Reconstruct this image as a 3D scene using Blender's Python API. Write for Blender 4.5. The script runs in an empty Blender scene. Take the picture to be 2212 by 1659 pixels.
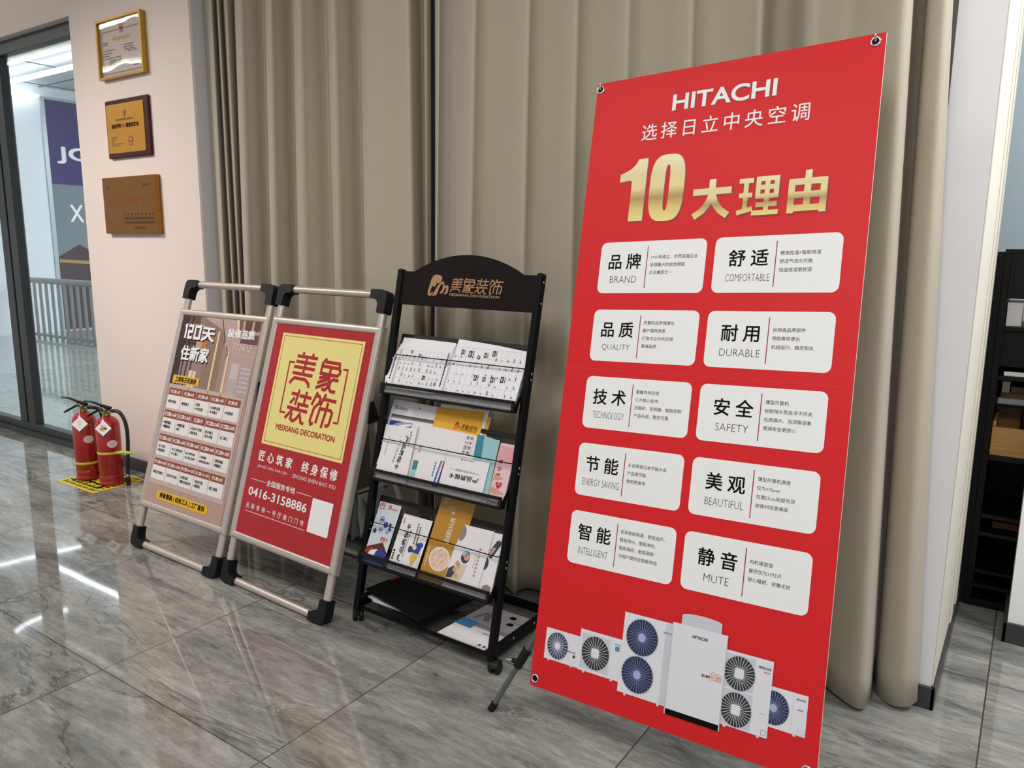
import bpy, math, random
from mathutils import Vector, Matrix
random.seed(7)
PI = math.pi
R = math.radians
SC = bpy.context.scene
COL = SC.collection

# ---------------------------------------------------------------- camera, world, lights, exposure
H = 1.375
cam_data = bpy.data.cameras.new('camera')
cam_data.sensor_width = 36.0
cam_data.lens = 36.0 * 1661.0 / 2212.0
cam_data.clip_start = 0.05
camera = bpy.data.objects.new('camera', cam_data)
COL.objects.link(camera)
yaw, pitch, roll = R(34.235), R(10.07), R(-0.507)
fw = Vector((-math.sin(yaw) * math.cos(pitch), math.cos(yaw) * math.cos(pitch), -math.sin(pitch)))
rt = Vector((math.cos(yaw), math.sin(yaw), 0))
dn = fw.cross(rt)
r2 = rt * math.cos(roll) + dn * math.sin(roll)
d2 = -rt * math.sin(roll) + dn * math.cos(roll)
mw = Matrix((r2, -d2, -fw)).transposed().to_4x4()
mw.translation = Vector((0, 0, H))
camera.matrix_world = mw
SC.camera = camera

SC.view_settings.view_transform = 'Standard'
SC.view_settings.look = 'None'
SC.view_settings.gamma = 1.0
SC.view_settings.use_curve_mapping = False
SC.view_settings.exposure = 0.0

world = bpy.data.worlds.new('world')
SC.world = world
world.use_nodes = True
bg = world.node_tree.nodes['Background']
bg.inputs[0].default_value = (0.93, 0.95, 1.0, 1)
bg.inputs[1].default_value = 0.53


def area(name, loc, size, power, col, target=None, spread=180):
    l = bpy.data.lights.new(name, 'AREA')
    l.shape = 'RECTANGLE'
    l.size, l.size_y = size
    l.energy = power
    l.color = col
    l.spread = R(spread)
    o = bpy.data.objects.new(name, l)
    COL.objects.link(o)
    o.location = loc
    d = Vector(target) - Vector(loc) if target else Vector((0, 0, -1))
    o.rotation_euler = d.to_track_quat('-Z', 'Y').to_euler()
    return o


# ceiling lamps of the showroom (out of frame, above); added fill lights for the passage and the mall hall
area('ceiling_lamp_area', (-5.0, 0.5, 3.12), (0.6, 0.4), 21, (1.0, 0.93, 0.84), (-4.15, 2.3, 0.45), 88)
area('ceiling_lamp_area', (-2.2, 0.3, 3.12), (2.0, 0.6), 22, (1.0, 0.96, 0.92), (-2.2, 1.5, 0), 150)
area('ceiling_lamp_area', (0.2, -0.4, 3.12), (2.2, 0.6), 50, (1.0, 0.97, 0.94), (0.0, 1.5, 0.2), 150)
area('corridor_lamp_area', (1.1, 2.5, 3.1), (0.9, 0.9), 72, (0.97, 0.98, 1.0), (0.0, 2.7, 0.4))
area('passage_fill_area', (0.9, 4.0, 3.12), (0.8, 0.6), 34, (0.95, 0.98, 1.0))  # added fill that brightens the blue wall behind the shelf
area('hall_fill_area', (-7.4, 8.2, 3.6), (4.0, 4.0), 540, (0.93, 0.97, 1.0))  # added fill, kept out of sight, brightening the hall walls and floor

# ---------------------------------------------------------------- materials
def lin(c):
    c = c / 255.0
    return c / 12.92 if c <= 0.04045 else ((c + 0.055) / 1.055) ** 2.4


MATS = {}


def mat(name, rgb, rough=0.6, metal=0.0, spec=0.5, coat=0.0, noise=0.0, nscale=40.0, bump=0.0, bscale=200.0, emit=0.0):
    if name in MATS:
        return MATS[name]
    m = bpy.data.materials.new(name)
    m.use_nodes = True
    nt = m.node_tree
    b = nt.nodes['Principled BSDF']
    c = (lin(rgb[0]), lin(rgb[1]), lin(rgb[2]), 1)
    b.inputs['Base Color'].default_value = c
    b.inputs['Roughness'].default_value = rough
    b.inputs['Metallic'].default_value = metal
    b.inputs['Specular IOR Level'].default_value = spec
    b.inputs['Coat Weight'].default_value = coat
    b.inputs['Coat Roughness'].default_value = 0.08
    if emit:
        b.inputs['Emission Color'].default_value = c
        b.inputs['Emission Strength'].default_value = emit
    tc = nt.nodes.new('ShaderNodeTexCoord')
    if noise:
        n = nt.nodes.new('ShaderNodeTexNoise')
        n.inputs['Scale'].default_value = nscale
        n.inputs['Detail'].default_value = 4
        mp = nt.nodes.new('ShaderNodeMapRange')
        mp.inputs['To Min'].default_value = 1 - noise
        mp.inputs['To Max'].default_value = 1 + noise
        vm = nt.nodes.new('ShaderNodeVectorMath')
        vm.operation = 'SCALE'
        vm.inputs[0].default_value = c[:3]
        nt.links.new(tc.outputs['Object'], n.inputs['Vector'])
        nt.links.new(n.outputs['Fac'], mp.inputs['Value'])
        nt.links.new(mp.outputs['Result'], vm.inputs['Scale'])
        nt.links.new(vm.outputs['Vector'], b.inputs['Base Color'])
    if bump:
        n2 = nt.nodes.new('ShaderNodeTexNoise')
        n2.inputs['Scale'].default_value = bscale
        bp = nt.nodes.new('ShaderNodeBump')
        bp.inputs['Strength'].default_value = bump
        bp.inputs['Distance'].default_value = 0.002
        nt.links.new(tc.outputs['Object'], n2.inputs['Vector'])
        nt.links.new(n2.outputs['Fac'], bp.inputs['Height'])
        nt.links.new(bp.outputs['Normal'], b.inputs['Normal'])
    MATS[name] = m
    return m


def nd(nt, t, **kw):
    n = nt.nodes.new(t)
    for k, v in kw.items():
        if k in n.inputs:
            n.inputs[k].default_value = v
        else:
            setattr(n, k, v)
    return n


def ramp(nt, stops):
    r = nt.nodes.new('ShaderNodeValToRGB')
    e = r.color_ramp.elements
    while len(e) < len(stops):
        e.new(0.5)
    for el, (p, c) in zip(e, stops):
        el.position = p
        el.color = (lin(c[0]), lin(c[1]), lin(c[2]), 1)
    return r


def floor_material(name, c_lo, c_mid, c_hi, joint, ox, oy, rough):
    m = bpy.data.materials.new(name)
    m.use_nodes = True
    nt = m.node_tree
    L = nt.links.new
    b = nt.nodes['Principled BSDF']
    tc = nd(nt, 'ShaderNodeTexCoord')
    sep = nd(nt, 'ShaderNodeSeparateXYZ')
    L(tc.outputs['Object'], sep.inputs[0])

    def tile(axis, o):
        a = nd(nt, 'ShaderNodeMath', operation='SUBTRACT')
        L(sep.outputs[axis], a.inputs[0])
        a.inputs[1].default_value = o
        d = nd(nt, 'ShaderNodeMath', operation='DIVIDE')
        L(a.outputs[0], d.inputs[0])
        d.inputs[1].default_value = 0.8
        f = nd(nt, 'ShaderNodeMath', operation='FRACT')
        L(d.outputs[0], f.inputs[0])
        fl = nd(nt, 'ShaderNodeMath', operation='FLOOR')
        L(d.outputs[0], fl.inputs[0])
        s = nd(nt, 'ShaderNodeMath', operation='SUBTRACT')
        L(f.outputs[0], s.inputs[0])
        s.inputs[1].default_value = 0.5
        ab = nd(nt, 'ShaderNodeMath', operation='ABSOLUTE')
        L(s.outputs[0], ab.inputs[0])
        g = nd(nt, 'ShaderNodeMath', operation='GREATER_THAN')
        L(ab.outputs[0], g.inputs[0])
        g.inputs[1].default_value = 0.5 - 0.0026
        return g, fl
    gx, fx = tile('X', ox)
    gy, fy = tile('Y', oy)
    mx = nd(nt, 'ShaderNodeMath', operation='MAXIMUM')
    L(gx.outputs[0], mx.inputs[0])
    L(gy.outputs[0], mx.inputs[1])
    # each tile carries its own piece of stone
    cmb = nd(nt, 'ShaderNodeCombineXYZ')
    k1 = nd(nt, 'ShaderNodeMath', operation='MULTIPLY')
    L(fx.outputs[0], k1.inputs[0])
    k1.inputs[1].default_value = 3.7
    k2 = nd(nt, 'ShaderNodeMath', operation='MULTIPLY')
    L(fy.outputs[0], k2.inputs[0])
    k2.inputs[1].default_value = 5.3
    L(k1.outputs[0], cmb.inputs[0])
    L(k2.outputs[0], cmb.inputs[1])
    add = nd(nt, 'ShaderNodeVectorMath', operation='ADD')
    L(tc.outputs['Object'], add.inputs[0])
    L(cmb.outputs[0], add.inputs[1])
    mp = nd(nt, 'ShaderNodeMapping')
    mp.inputs['Rotation'].default_value = (0, 0, R(7))
    mp.inputs['Scale'].default_value = (0.8, 3.6, 1)
    L(add.outputs[0], mp.inputs[0])
    n1 = nd(nt, 'ShaderNodeTexNoise', Scale=2.0, Detail=10.0, Roughness=0.72, Distortion=0.7)
    L(mp.outputs[0], n1.inputs['Vector'])
    r1 = ramp(nt, [(0.28, c_lo), (0.5, c_mid), (0.74, c_hi)])
    L(n1.outputs['Fac'], r1.inputs[0])
    n2 = nd(nt, 'ShaderNodeTexNoise', Scale=7.0, Detail=9.0, Roughness=0.75, Distortion=0.7)
    L(mp.outputs[0], n2.inputs['Vector'])
    r2 = ramp(nt, [(0.3, (120, 120, 120)), (0.55, (190, 190, 190)), (0.75, (225, 225, 225))])
    L(n2.outputs['Fac'], r2.inputs[0])
    mul = nd(nt, 'ShaderNodeMix', data_type='RGBA', blend_type='MULTIPLY')
    mul.inputs[0].default_value = 0.5
    L(r1.outputs[0], mul.inputs[6])
    L(r2.outputs[0], mul.inputs[7])
    # fine slate grain
    mg = nd(nt, 'ShaderNodeMapping')
    mg.inputs['Rotation'].default_value = (0, 0, R(9))
    mg.inputs['Scale'].default_value = (0.9, 3.2, 1)
    L(add.outputs[0], mg.inputs[0])
    n5 = nd(nt, 'ShaderNodeTexNoise', Scale=15.0, Detail=10.0, Roughness=0.74, Distortion=0.5)
    L(mg.outputs[0], n5.inputs['Vector'])
    r5 = ramp(nt, [(0.34, (150, 150, 148)), (0.5, (214, 214, 212)), (0.66, (255, 255, 255))])
    L(n5.outputs['Fac'], r5.inputs[0])
    mul0 = mul
    mul = nd(nt, 'ShaderNodeMix', data_type='RGBA', blend_type='MULTIPLY')
    mul.inputs[0].default_value = 0.6
    L(mul0.outputs[2], mul.inputs[6])
    L(r5.outputs[0], mul.inputs[7])
    # dark and pale veins
    mv = nd(nt, 'ShaderNodeMapping')
    mv.inputs['Rotation'].default_value = (0, 0, R(-6))
    mv.inputs['Scale'].default_value = (0.55, 2.6, 1)
    L(add.outputs[0], mv.inputs[0])
    n3 = nd(nt, 'ShaderNodeTexNoise', Scale=1.4, Detail=8.0, Roughness=0.62, Distortion=0.9)
    L(mv.outputs[0], n3.inputs['Vector'])

    def vein(lo, w):
        s = nd(nt, 'ShaderNodeMath', operation='SUBTRACT')
        L(n3.outputs['Fac'], s.inputs[0])
        s.inputs[1].default_value = lo
        a = nd(nt, 'ShaderNodeMath', operation='ABSOLUTE')
        L(s.outputs[0], a.inputs[0])
        q = nd(nt, 'ShaderNodeMapRange')
        q.inputs['From Min'].default_value = 0
        q.inputs['From Max'].default_value = w
        q.inputs['To Min'].default_value = 1
        q.inputs['To Max'].default_value = 0
        L(a.outputs[0], q.inputs['Value'])
        return q
    vd = vein(0.44, 0.012)
    vl = vein(0.60, 0.0035)
    ma = nd(nt, 'ShaderNodeMix', data_type='RGBA')
    f1 = nd(nt, 'ShaderNodeMath', operation='MULTIPLY')
    f1.inputs[1].default_value = 0.62
    L(vd.outputs[0], f1.inputs[0])
    L(f1.outputs[0], ma.inputs[0])
    L(mul.outputs[2], ma.inputs[6])
    ma.inputs[7].default_value = (lin(48), lin(47), lin(46), 1)
    mb = nd(nt, 'ShaderNodeMix', data_type='RGBA')
    f2 = nd(nt, 'ShaderNodeMath', operation='MULTIPLY')
    f2.inputs[1].default_value = 0.5
    L(vl.outputs[0], f2.inputs[0])
    L(f2.outputs[0], mb.inputs[0])
    L(ma.outputs[2], mb.inputs[6])
    mb.inputs[7].default_value = (lin(200), lin(196), lin(186), 1)
    mj = nd(nt, 'ShaderNodeMix', data_type='RGBA')
    L(mx.outputs[0], mj.inputs[0])
    L(mb.outputs[2], mj.inputs[6])
    mj.inputs[7].default_value = (lin(joint[0]), lin(joint[1]), lin(joint[2]), 1)
    L(mj.outputs[2], b.inputs['Base Color'])
    b.inputs['Roughness'].default_value = rough
    b.inputs['Specular IOR Level'].default_value = 0.5
    nb = nd(nt, 'ShaderNodeTexNoise', Scale=2.6, Detail=1.0)
    L(tc.outputs['Object'], nb.inputs['Vector'])
    bp = nd(nt, 'ShaderNodeBump')
    bp.inputs['Strength'].default_value = 0.03
    bp.inputs['Distance'].default_value = 0.01
    L(nb.outputs['Fac'], bp.inputs['Height'])
    L(bp.outputs['Normal'], b.inputs['Normal'])
    return m


def glass_material(name, tint, ior=1.5, wavy=0.0):
    m = bpy.data.materials.new(name)
    m.use_nodes = True
    nt = m.node_tree
    nt.nodes.clear()
    L = nt.links.new
    out = nd(nt, 'ShaderNodeOutputMaterial')
    mix = nd(nt, 'ShaderNodeMixShader')
    tr = nd(nt, 'ShaderNodeBsdfTransparent')
    tr.inputs[0].default_value = (tint[0], tint[1], tint[2], 1)
    gl = nd(nt, 'ShaderNodeBsdfGlossy')
    gl.inputs['Roughness'].default_value = 0.0
    r0 = ((ior - 1) / (ior + 1)) ** 2
    ge = nd(nt, 'ShaderNodeNewGeometry')
    dt = nd(nt, 'ShaderNodeVectorMath', operation='DOT_PRODUCT')
    L(ge.outputs['Normal'], dt.inputs[0])
    L(ge.outputs['Incoming'], dt.inputs[1])
    ab = nd(nt, 'ShaderNodeMath', operation='ABSOLUTE')
    L(dt.outputs['Value'], ab.inputs[0])
    om = nd(nt, 'ShaderNodeMath', operation='SUBTRACT')
    om.inputs[0].default_value = 1.0
    L(ab.outputs[0], om.inputs[1])
    pw = nd(nt, 'ShaderNodeMath', operation='POWER')
    L(om.outputs[0], pw.inputs[0])
    pw.inputs[1].default_value = 5.0
    fr = nd(nt, 'ShaderNodeMath', operation='MULTIPLY_ADD')
    L(pw.outputs[0], fr.inputs[0])
    fr.inputs[1].default_value = 1 - r0
    fr.inputs[2].default_value = r0
    if wavy:
        tc = nd(nt, 'ShaderNodeTexCoord')
        n = nd(nt, 'ShaderNodeTexNoise', Scale=3.4, Detail=0.5)
        bp = nd(nt, 'ShaderNodeBump')
        bp.inputs['Strength'].default_value = wavy
        bp.inputs['Distance'].default_value = 0.02
        L(tc.outputs['Object'], n.inputs['Vector'])
        L(n.outputs['Fac'], bp.inputs['Height'])
        L(bp.outputs['Normal'], gl.inputs['Normal'])
    L(fr.outputs[0], mix.inputs[0])
    L(tr.outputs[0], mix.inputs[1])
    L(gl.outputs[0], mix.inputs[2])
    L(mix.outputs[0], out.inputs[0])
    return m


def mesh_material(name, rgb, pitch):
    """expanded-metal sheet: diamond holes cut out of black steel"""
    m = bpy.data.materials.new(name)
    m.use_nodes = True
    nt = m.node_tree
    L = nt.links.new
    b = nt.nodes['Principled BSDF']
    b.inputs['Base Color'].default_value = (lin(rgb[0]), lin(rgb[1]), lin(rgb[2]), 1)
    b.inputs['Roughness'].default_value = 0.4
    tc = nd(nt, 'ShaderNodeTexCoord')
    sep = nd(nt, 'ShaderNodeSeparateXYZ')
    L(tc.outputs['UV'], sep.inputs[0])

    def diag(sgn):
        a = nd(nt, 'ShaderNodeMath', operation='MULTIPLY')
        L(sep.outputs['Y'], a.inputs[0])
        a.inputs[1].default_value = 1.7 * sgn
        s = nd(nt, 'ShaderNodeMath', operation='ADD')
        L(sep.outputs['X'], s.inputs[0])
        L(a.outputs[0], s.inputs[1])
        d = nd(nt, 'ShaderNodeMath', operation='DIVIDE')
        L(s.outputs[0], d.inputs[0])
        d.inputs[1].default_value = pitch
        f = nd(nt, 'ShaderNodeMath', operation='FRACT')
        L(d.outputs[0], f.inputs[0])
        g = nd(nt, 'ShaderNodeMath', operation='LESS_THAN')
        L(f.outputs[0], g.inputs[0])
        g.inputs[1].default_value = 0.27
        return g
    a, c = diag(1), diag(-1)
    mx = nd(nt, 'ShaderNodeMath', operation='MAXIMUM')
    L(a.outputs[0], mx.inputs[0])
    L(c.outputs[0], mx.inputs[1])
    L(mx.outputs[0], b.inputs['Alpha'])
    return m


def gold_print_material():
    """gold foil lettering: printed bands of pale and dark gold across the letters"""
    m = bpy.data.materials.new('gold_print')
    m.use_nodes = True
    nt = m.node_tree
    L = nt.links.new
    b = nt.nodes['Principled BSDF']
    tc = nd(nt, 'ShaderNodeTexCoord')
    sep = nd(nt, 'ShaderNodeSeparateXYZ')
    L(tc.outputs['UV'], sep.inputs[0])
    r = ramp(nt, [(0.0, (240, 222, 140)), (0.2, (222, 196, 116)), (0.36, (176, 142, 84)), (0.52, (232, 214, 148)), (0.72, (228, 212, 156)), (1.0, (246, 236, 192))])
    L(sep.outputs['Y'], r.inputs[0])
    L(r.outputs[0], b.inputs['Base Color'])
    b.inputs['Roughness'].default_value = 0.45
    return m


def brushed_brass():
    m = bpy.data.materials.new('brushed_brass')
    m.use_nodes = True
    nt = m.node_tree
    L = nt.links.new
    b = nt.nodes['Principled BSDF']
    b.inputs['Metallic'].default_value = 0.85
    b.inputs['Roughness'].default_value = 0.3
    tc = nd(nt, 'ShaderNodeTexCoord')
    mp = nd(nt, 'ShaderNodeMapping')
    mp.inputs['Scale'].default_value = (2, 2, 160)
    n = nd(nt, 'ShaderNodeTexNoise', Scale=3.0, Detail=3.0)
    r = ramp(nt, [(0.3, (146, 97, 41)), (0.7, (152, 102, 45))])
    L(tc.outputs['Object'], mp.inputs[0])
    L(mp.outputs[0], n.inputs['Vector'])
    L(n.outputs['Fac'], r.inputs[0])
    L(r.outputs[0], b.inputs['Base Color'])
    return m


def wood_material(name, a, c):
    m = bpy.data.materials.new(name)
    m.use_nodes = True
    nt = m.node_tree
    L = nt.links.new
    b = nt.nodes['Principled BSDF']
    tc = nd(nt, 'ShaderNodeTexCoord')
    mp = nd(nt, 'ShaderNodeMapping')
    mp.inputs['Scale'].default_value = (2, 2, 26)
    n = nd(nt, 'ShaderNodeTexNoise', Scale=2.5, Detail=5.0, Distortion=0.6)
    r = ramp(nt, [(0.35, a), (0.65, c)])
    L(tc.outputs['Object'], mp.inputs[0])
    L(mp.outputs[0], n.inputs['Vector'])
    L(n.outputs['Fac'], r.inputs[0])
    L(r.outputs[0], b.inputs['Base Color'])
    b.inputs['Roughness'].default_value = 0.45
    return m


def curtain_material():
    m = bpy.data.materials.new('curtain_cloth')
    m.use_nodes = True
    nt = m.node_tree
    L = nt.links.new
    b = nt.nodes['Principled BSDF']
    tc = nd(nt, 'ShaderNodeTexCoord')
    mp = nd(nt, 'ShaderNodeMapping')
    mp.inputs['Scale'].default_value = (520, 520, 170)
    n = nd(nt, 'ShaderNodeTexNoise', Scale=1.0, Detail=3.0)
    r = ramp(nt, [(0.3, (173, 164, 146)), (0.7, (185, 175, 156))])
    L(tc.outputs['Object'], mp.inputs[0])
    L(mp.outputs[0], n.inputs['Vector'])
    L(n.outputs['Fac'], r.inputs[0])
    L(r.outputs[0], b.inputs['Base Color'])
    b.inputs['Roughness'].default_value = 0.8
    b.inputs['Specular IOR Level'].default_value = 0.2
    b.inputs['Sheen Weight'].default_value = 0.15
    bp = nd(nt, 'ShaderNodeBump')
    bp.inputs['Strength'].default_value = 0.1
    bp.inputs['Distance'].default_value = 0.001
    L(n.outputs['Fac'], bp.inputs['Height'])
    L(bp.outputs['Normal'], b.inputs['Normal'])
    return m


M_WALL = mat('wall_paint', (230, 214, 206), 0.75, noise=0.012, nscale=90, bump=0.05, bscale=300)
M_GREYWALL = mat('reveal_grey', (196, 196, 200), 0.7, noise=0.012)  # grey tone for the side and back of the curtain recess
M_WHITEWALL = mat('white_paint', (242, 241, 241), 0.6, noise=0.01)
M_BASE = mat('baseboard_dark', (58, 58, 60), 0.35, noise=0.05)
M_CEIL = mat('ceiling_white', (235, 235, 233), 0.8, noise=0.01)
M_FRAME = mat('frame_charcoal', (52, 56, 56), 0.4, noise=0.03)
M_FLOOR = floor_material('marble_tile', (108, 109, 106), (174, 173, 167), (218, 216, 208), (72, 66, 60), -2.406, 1.165, 0.035)
M_HALLFLOOR = floor_material('hall_tile', (196, 208, 200), (208, 218, 210), (220, 226, 220), (170, 180, 174), -2.4, 1.2, 0.06)
M_GLASS = glass_material('clear_glass', (0.965, 0.985, 0.98))
M_FRAMEGLASS = glass_material('picture_glass', (0.97, 0.97, 0.97), 1.5, 0.2)
M_CURTAIN = curtain_material()
M_BLACK = mat('black_metal', (7, 7, 8), 0.42, spec=0.18, noise=0.05)
M_BLACKPL = mat('black_plastic', (17, 16, 17), 0.55, spec=0.3, bump=0.1, bscale=500)
M_ALU = mat('brushed_aluminium', (205, 192, 182), 0.36, 0.55, noise=0.03, nscale=160)
M_ALUD = mat('aluminium_groove', (70, 70, 70), 0.4, 0.6, noise=0.03)
M_MESH = mesh_material('expanded_steel', (14, 12, 12), 0.0082)
M_WOODHEAD = mat('header_brown', (20, 8, 7), 0.55, spec=0.16, noise=0.05)
M_GOLDTXT = mat('copper_print', (176, 132, 88), 0.45, noise=0.02)
M_PAPER = mat('white_paper', (236, 236, 238), 0.6, noise=0.008)
M_WHITE = mat('white_print', (240, 240, 238), 0.5, noise=0.006)
M_INK = mat('black_ink', (8, 8, 10), 0.6, spec=0.12, noise=0.05)
M_GREYINK = mat('grey_ink', (66, 66, 70), 0.6, spec=0.15, noise=0.05)
M_LGREY = mat('pale_grey_print', (190, 190, 192), 0.5, noise=0.02)
M_RED = mat('board_red', (214, 30, 34), 0.5, spec=0.3, noise=0.008)
M_REDPRINT = mat('poster_red', (176, 22, 28), 0.32, noise=0.01)
M_DKRED = mat('dark_red_print', (160, 28, 44), 0.45, noise=0.02)
M_YELLOW = mat('pale_yellow_print', (238, 222, 138), 0.4, noise=0.008)
M_GOLDPR = gold_print_material()
M_BRASS = brushed_brass()
M_GOLDFR = mat('gold_frame', (176, 140, 62), 0.32, 0.75, noise=0.04)
M_CHROME = mat('chrome', (215, 215, 215), 0.15, 1.0, noise=0.02)
M_FOAM = mat('board_foam_edge', (226, 206, 186), 0.7, noise=0.03)
M_NAVY = mat('fan_navy', (34, 42, 78), 0.5, noise=0.15, nscale=90)
M_FANDK = mat('fan_dark', (44, 46, 50), 0.5, noise=0.15, nscale=90)
M_ACWHITE = mat('appliance_white', (226, 226, 230), 0.5, noise=0.01)
M_ACSHADE = mat('appliance_grey', (204, 205, 212), 0.5, noise=0.01)
M_EXT = mat('extinguisher_red', (158, 24, 22), 0.28, coat=0.3, noise=0.03)
M_BRASSV = mat('valve_brass', (128, 112, 52), 0.35, 0.7, noise=0.06)
M_RUBBER = mat('hose_rubber', (20, 20, 21), 0.5, noise=0.05)
M_TAPE = mat('yellow_tape', (206, 190, 60), 0.5, noise=0.03)
M_LIME = mat('lime_tape', (190, 206, 60), 0.45, noise=0.03)
M_SAFEY = mat('safety_yellow', (232, 214, 60), 0.5, noise=0.03)


# ---------------------------------------------------------------- mesh helpers
class Fr:
    """a plane in space: origin O, axes U (right), V (up), N (towards the viewer)"""
    def __init__(s, O, U=(1, 0, 0), V=(0, 0, 1), N=None):
        s.O, s.U, s.V = Vector(O), Vector(U).normalized(), Vector(V).normalized()
        s.N = Vector(N) if N else s.U.cross(s.V)

    def p(s, u, v, w=0.0):
        return s.O + s.U * u + s.V * v + s.N * w


ID = Fr((0, 0, 0))


class MB:
    """collects faces of several materials; build() links them as one mesh object"""
    def __init__(s):
        s.v, s.f, s.m, s.sm, s.mats, s.uv = [], [], [], [], [], {}

    def mi(s, m):
        if m not in s.mats:
            s.mats.append(m)
        return s.mats.index(m)

    def face(s, pts, m, smooth=False, uvs=None):
        k = len(s.v)
        s.v += [tuple(p) for p in pts]
        s.f.append(list(range(k, k + len(pts))))
        s.m.append(s.mi(m))
        s.sm.append(smooth)
        if uvs:
            s.uv[len(s.f) - 1] = uvs

    def faces(s, verts, faces, m, smooth=False):
        k = len(s.v)
        s.v += [tuple(p) for p in verts]
        i = s.mi(m)
        for f in faces:
            s.f.append([a + k for a in f])
            s.m.append(i)
            s.sm.append(smooth)

    def box(s, a, b, m, fr=None):
        x0, y0, z0 = a
        x1, y1, z1 = b
        P = [(x0, y0, z0), (x1, y0, z0), (x1, y1, z0), (x0, y1, z0), (x0, y0, z1), (x1, y0, z1), (x1, y1, z1), (x0, y1, z1)]
        F = [(3, 2, 1, 0), (4, 5, 6, 7), (0, 1, 5, 4), (1, 2, 6, 5), (2, 3, 7, 6), (3, 0, 4, 7)]
        if fr:
            P = [fr.p(p[0], p[2], -p[1]) for p in P]
        s.faces(P, F, m)

    def prism(s, poly, w0, w1, fr, m, mside=None, smooth=False):
        """outline (u,v) on frame fr extruded from w0 (back) to w1 (front)"""
        n = len(poly)
        V = [fr.p(u, v, w0) for u, v in poly] + [fr.p(u, v, w1) for u, v in poly]
        s.faces(V, [tuple(range(n, 2 * n)), tuple(range(n - 1, -1, -1))], m)
        s.faces(V, [(i, (i + 1) % n, n + (i + 1) % n, n + i) for i in range(n)], mside or m, smooth)

    def tube(s, pts, r, m, seg=10, caps=True, squash=None, smooth=True):
        pts = [Vector(p) for p in pts]
        rr = r if isinstance(r, (list, tuple)) else [r] * len(pts)
        rings = []
        t0 = (pts[1] - pts[0]).normalized()
        up = Vector((0, 0, 1)) if abs(t0.z) < 0.9 else Vector((0, 1, 0))
        a = t0.cross(up).normalized()
        for i, p in enumerate(pts):
            t = ((pts[min(i + 1, len(pts) - 1)] - p).normalized() + (p - pts[max(i - 1, 0)]).normalized()).normalized() if 0 < i < len(pts) - 1 else ((pts[1] - p) if i == 0 else (p - pts[i - 1])).normalized()
            a = (a - t * a.dot(t)).normalized()
            b = t.cross(a)
            sq = squash or (1, 1)
            rings.append([p + a * math.cos(2 * PI * k / seg) * rr[i] * sq[0] + b * math.sin(2 * PI * k / seg) * rr[i] * sq[1] for k in range(seg)])
        V = [q for ring in rings for q in ring]
        F = []
        for i in range(len(pts) - 1):
            for k in range(seg):
                F.append((i * seg + k, i * seg + (k + 1) % seg, (i + 1) * seg + (k + 1) % seg, (i + 1) * seg + k))
        s.faces(V, F, m, smooth)
        if caps:
            n = len(V)
            s.faces(V[:seg], [tuple(range(seg - 1, -1, -1))], m)
            s.faces(V[n - seg:], [tuple(range(seg))], m)

    def bar(s, a, b, w, d, m, side=(1, 0, 0)):
        """square bar from a to b; w along side, d across"""
        a, b = Vector(a), Vector(b)
        t = (b - a).normalized()
        x = Vector(side)
        x = (x - t * x.dot(t)).normalized()
        y = t.cross(x)
        V = []
        for p in (a, b):
            V += [p - x * w / 2 - y * d / 2, p + x * w / 2 - y * d / 2, p + x * w / 2 + y * d / 2, p - x * w / 2 + y * d / 2]
        s.faces(V, [(3, 2, 1, 0), (4, 5, 6, 7), (0, 1, 5, 4), (1, 2, 6, 5), (2, 3, 7, 6), (3, 0, 4, 7)], m)

    def lathe(s, prof, m, seg=28, o=(0, 0, 0), axis='z'):
        """profile [(radius, height)] spun round an axis"""
        V, F = [], []
        for r, h in prof:
            for k in range(seg):
                c, q = math.cos(2 * PI * k / seg) * r, math.sin(2 * PI * k / seg) * r
                p = (c, q, h) if axis == 'z' else ((h, c, q) if axis == 'x' else (q, h, c))
                V.append((p[0] + o[0], p[1] + o[1], p[2] + o[2]))
        for i in range(len(prof) - 1):
            for k in range(seg):
                F.append((i * seg + k, i * seg + (k + 1) % seg, (i + 1) * seg + (k + 1) % seg, (i + 1) * seg + k))
        s.faces(V, F, m, True)

    def build(s, name, parent=None, bevel=0.0, seg=2):
        me = bpy.data.meshes.new(name)
        me.from_pydata(s.v, [], s.f)
        for m in s.mats:
            me.materials.append(m)
        me.polygons.foreach_set('material_index', s.m)
        me.polygons.foreach_set('use_smooth', s.sm)
        if s.uv:
            ul = me.uv_layers.new(name='UVMap')
            for fi, uvs in s.uv.items():
                for li, q in zip(me.polygons[fi].loop_indices, uvs):
                    ul.data[li].uv = q
        me.update()
        o = bpy.data.objects.new(name, me)
        COL.objects.link(o)
        if parent:
            o.parent = parent
        if bevel:
            b = o.modifiers.new('bevel', 'BEVEL')
            b.width = bevel
            b.segments = seg
            b.limit_method = 'ANGLE'
        return o


def tag(o, label, cat, group=None):
    o['label'] = label
    o['category'] = cat
    if group:
        o['group'] = group
    return o


def thing(name, label, cat, loc, rz=0.0, group=None):
    o = bpy.data.objects.new(name, None)
    COL.objects.link(o)
    o.empty_display_size = 0.1
    o.location = loc
    o.rotation_euler = (0, 0, rz)
    return tag(o, label, cat, group)


def struct(mb, name, parent=None, bevel=0):
    o = mb.build(name, parent, bevel)
    if not parent:
        o['kind'] = 'structure'
    return o


# ---------------------------------------------------------------- printing
TXT = {}


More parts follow.
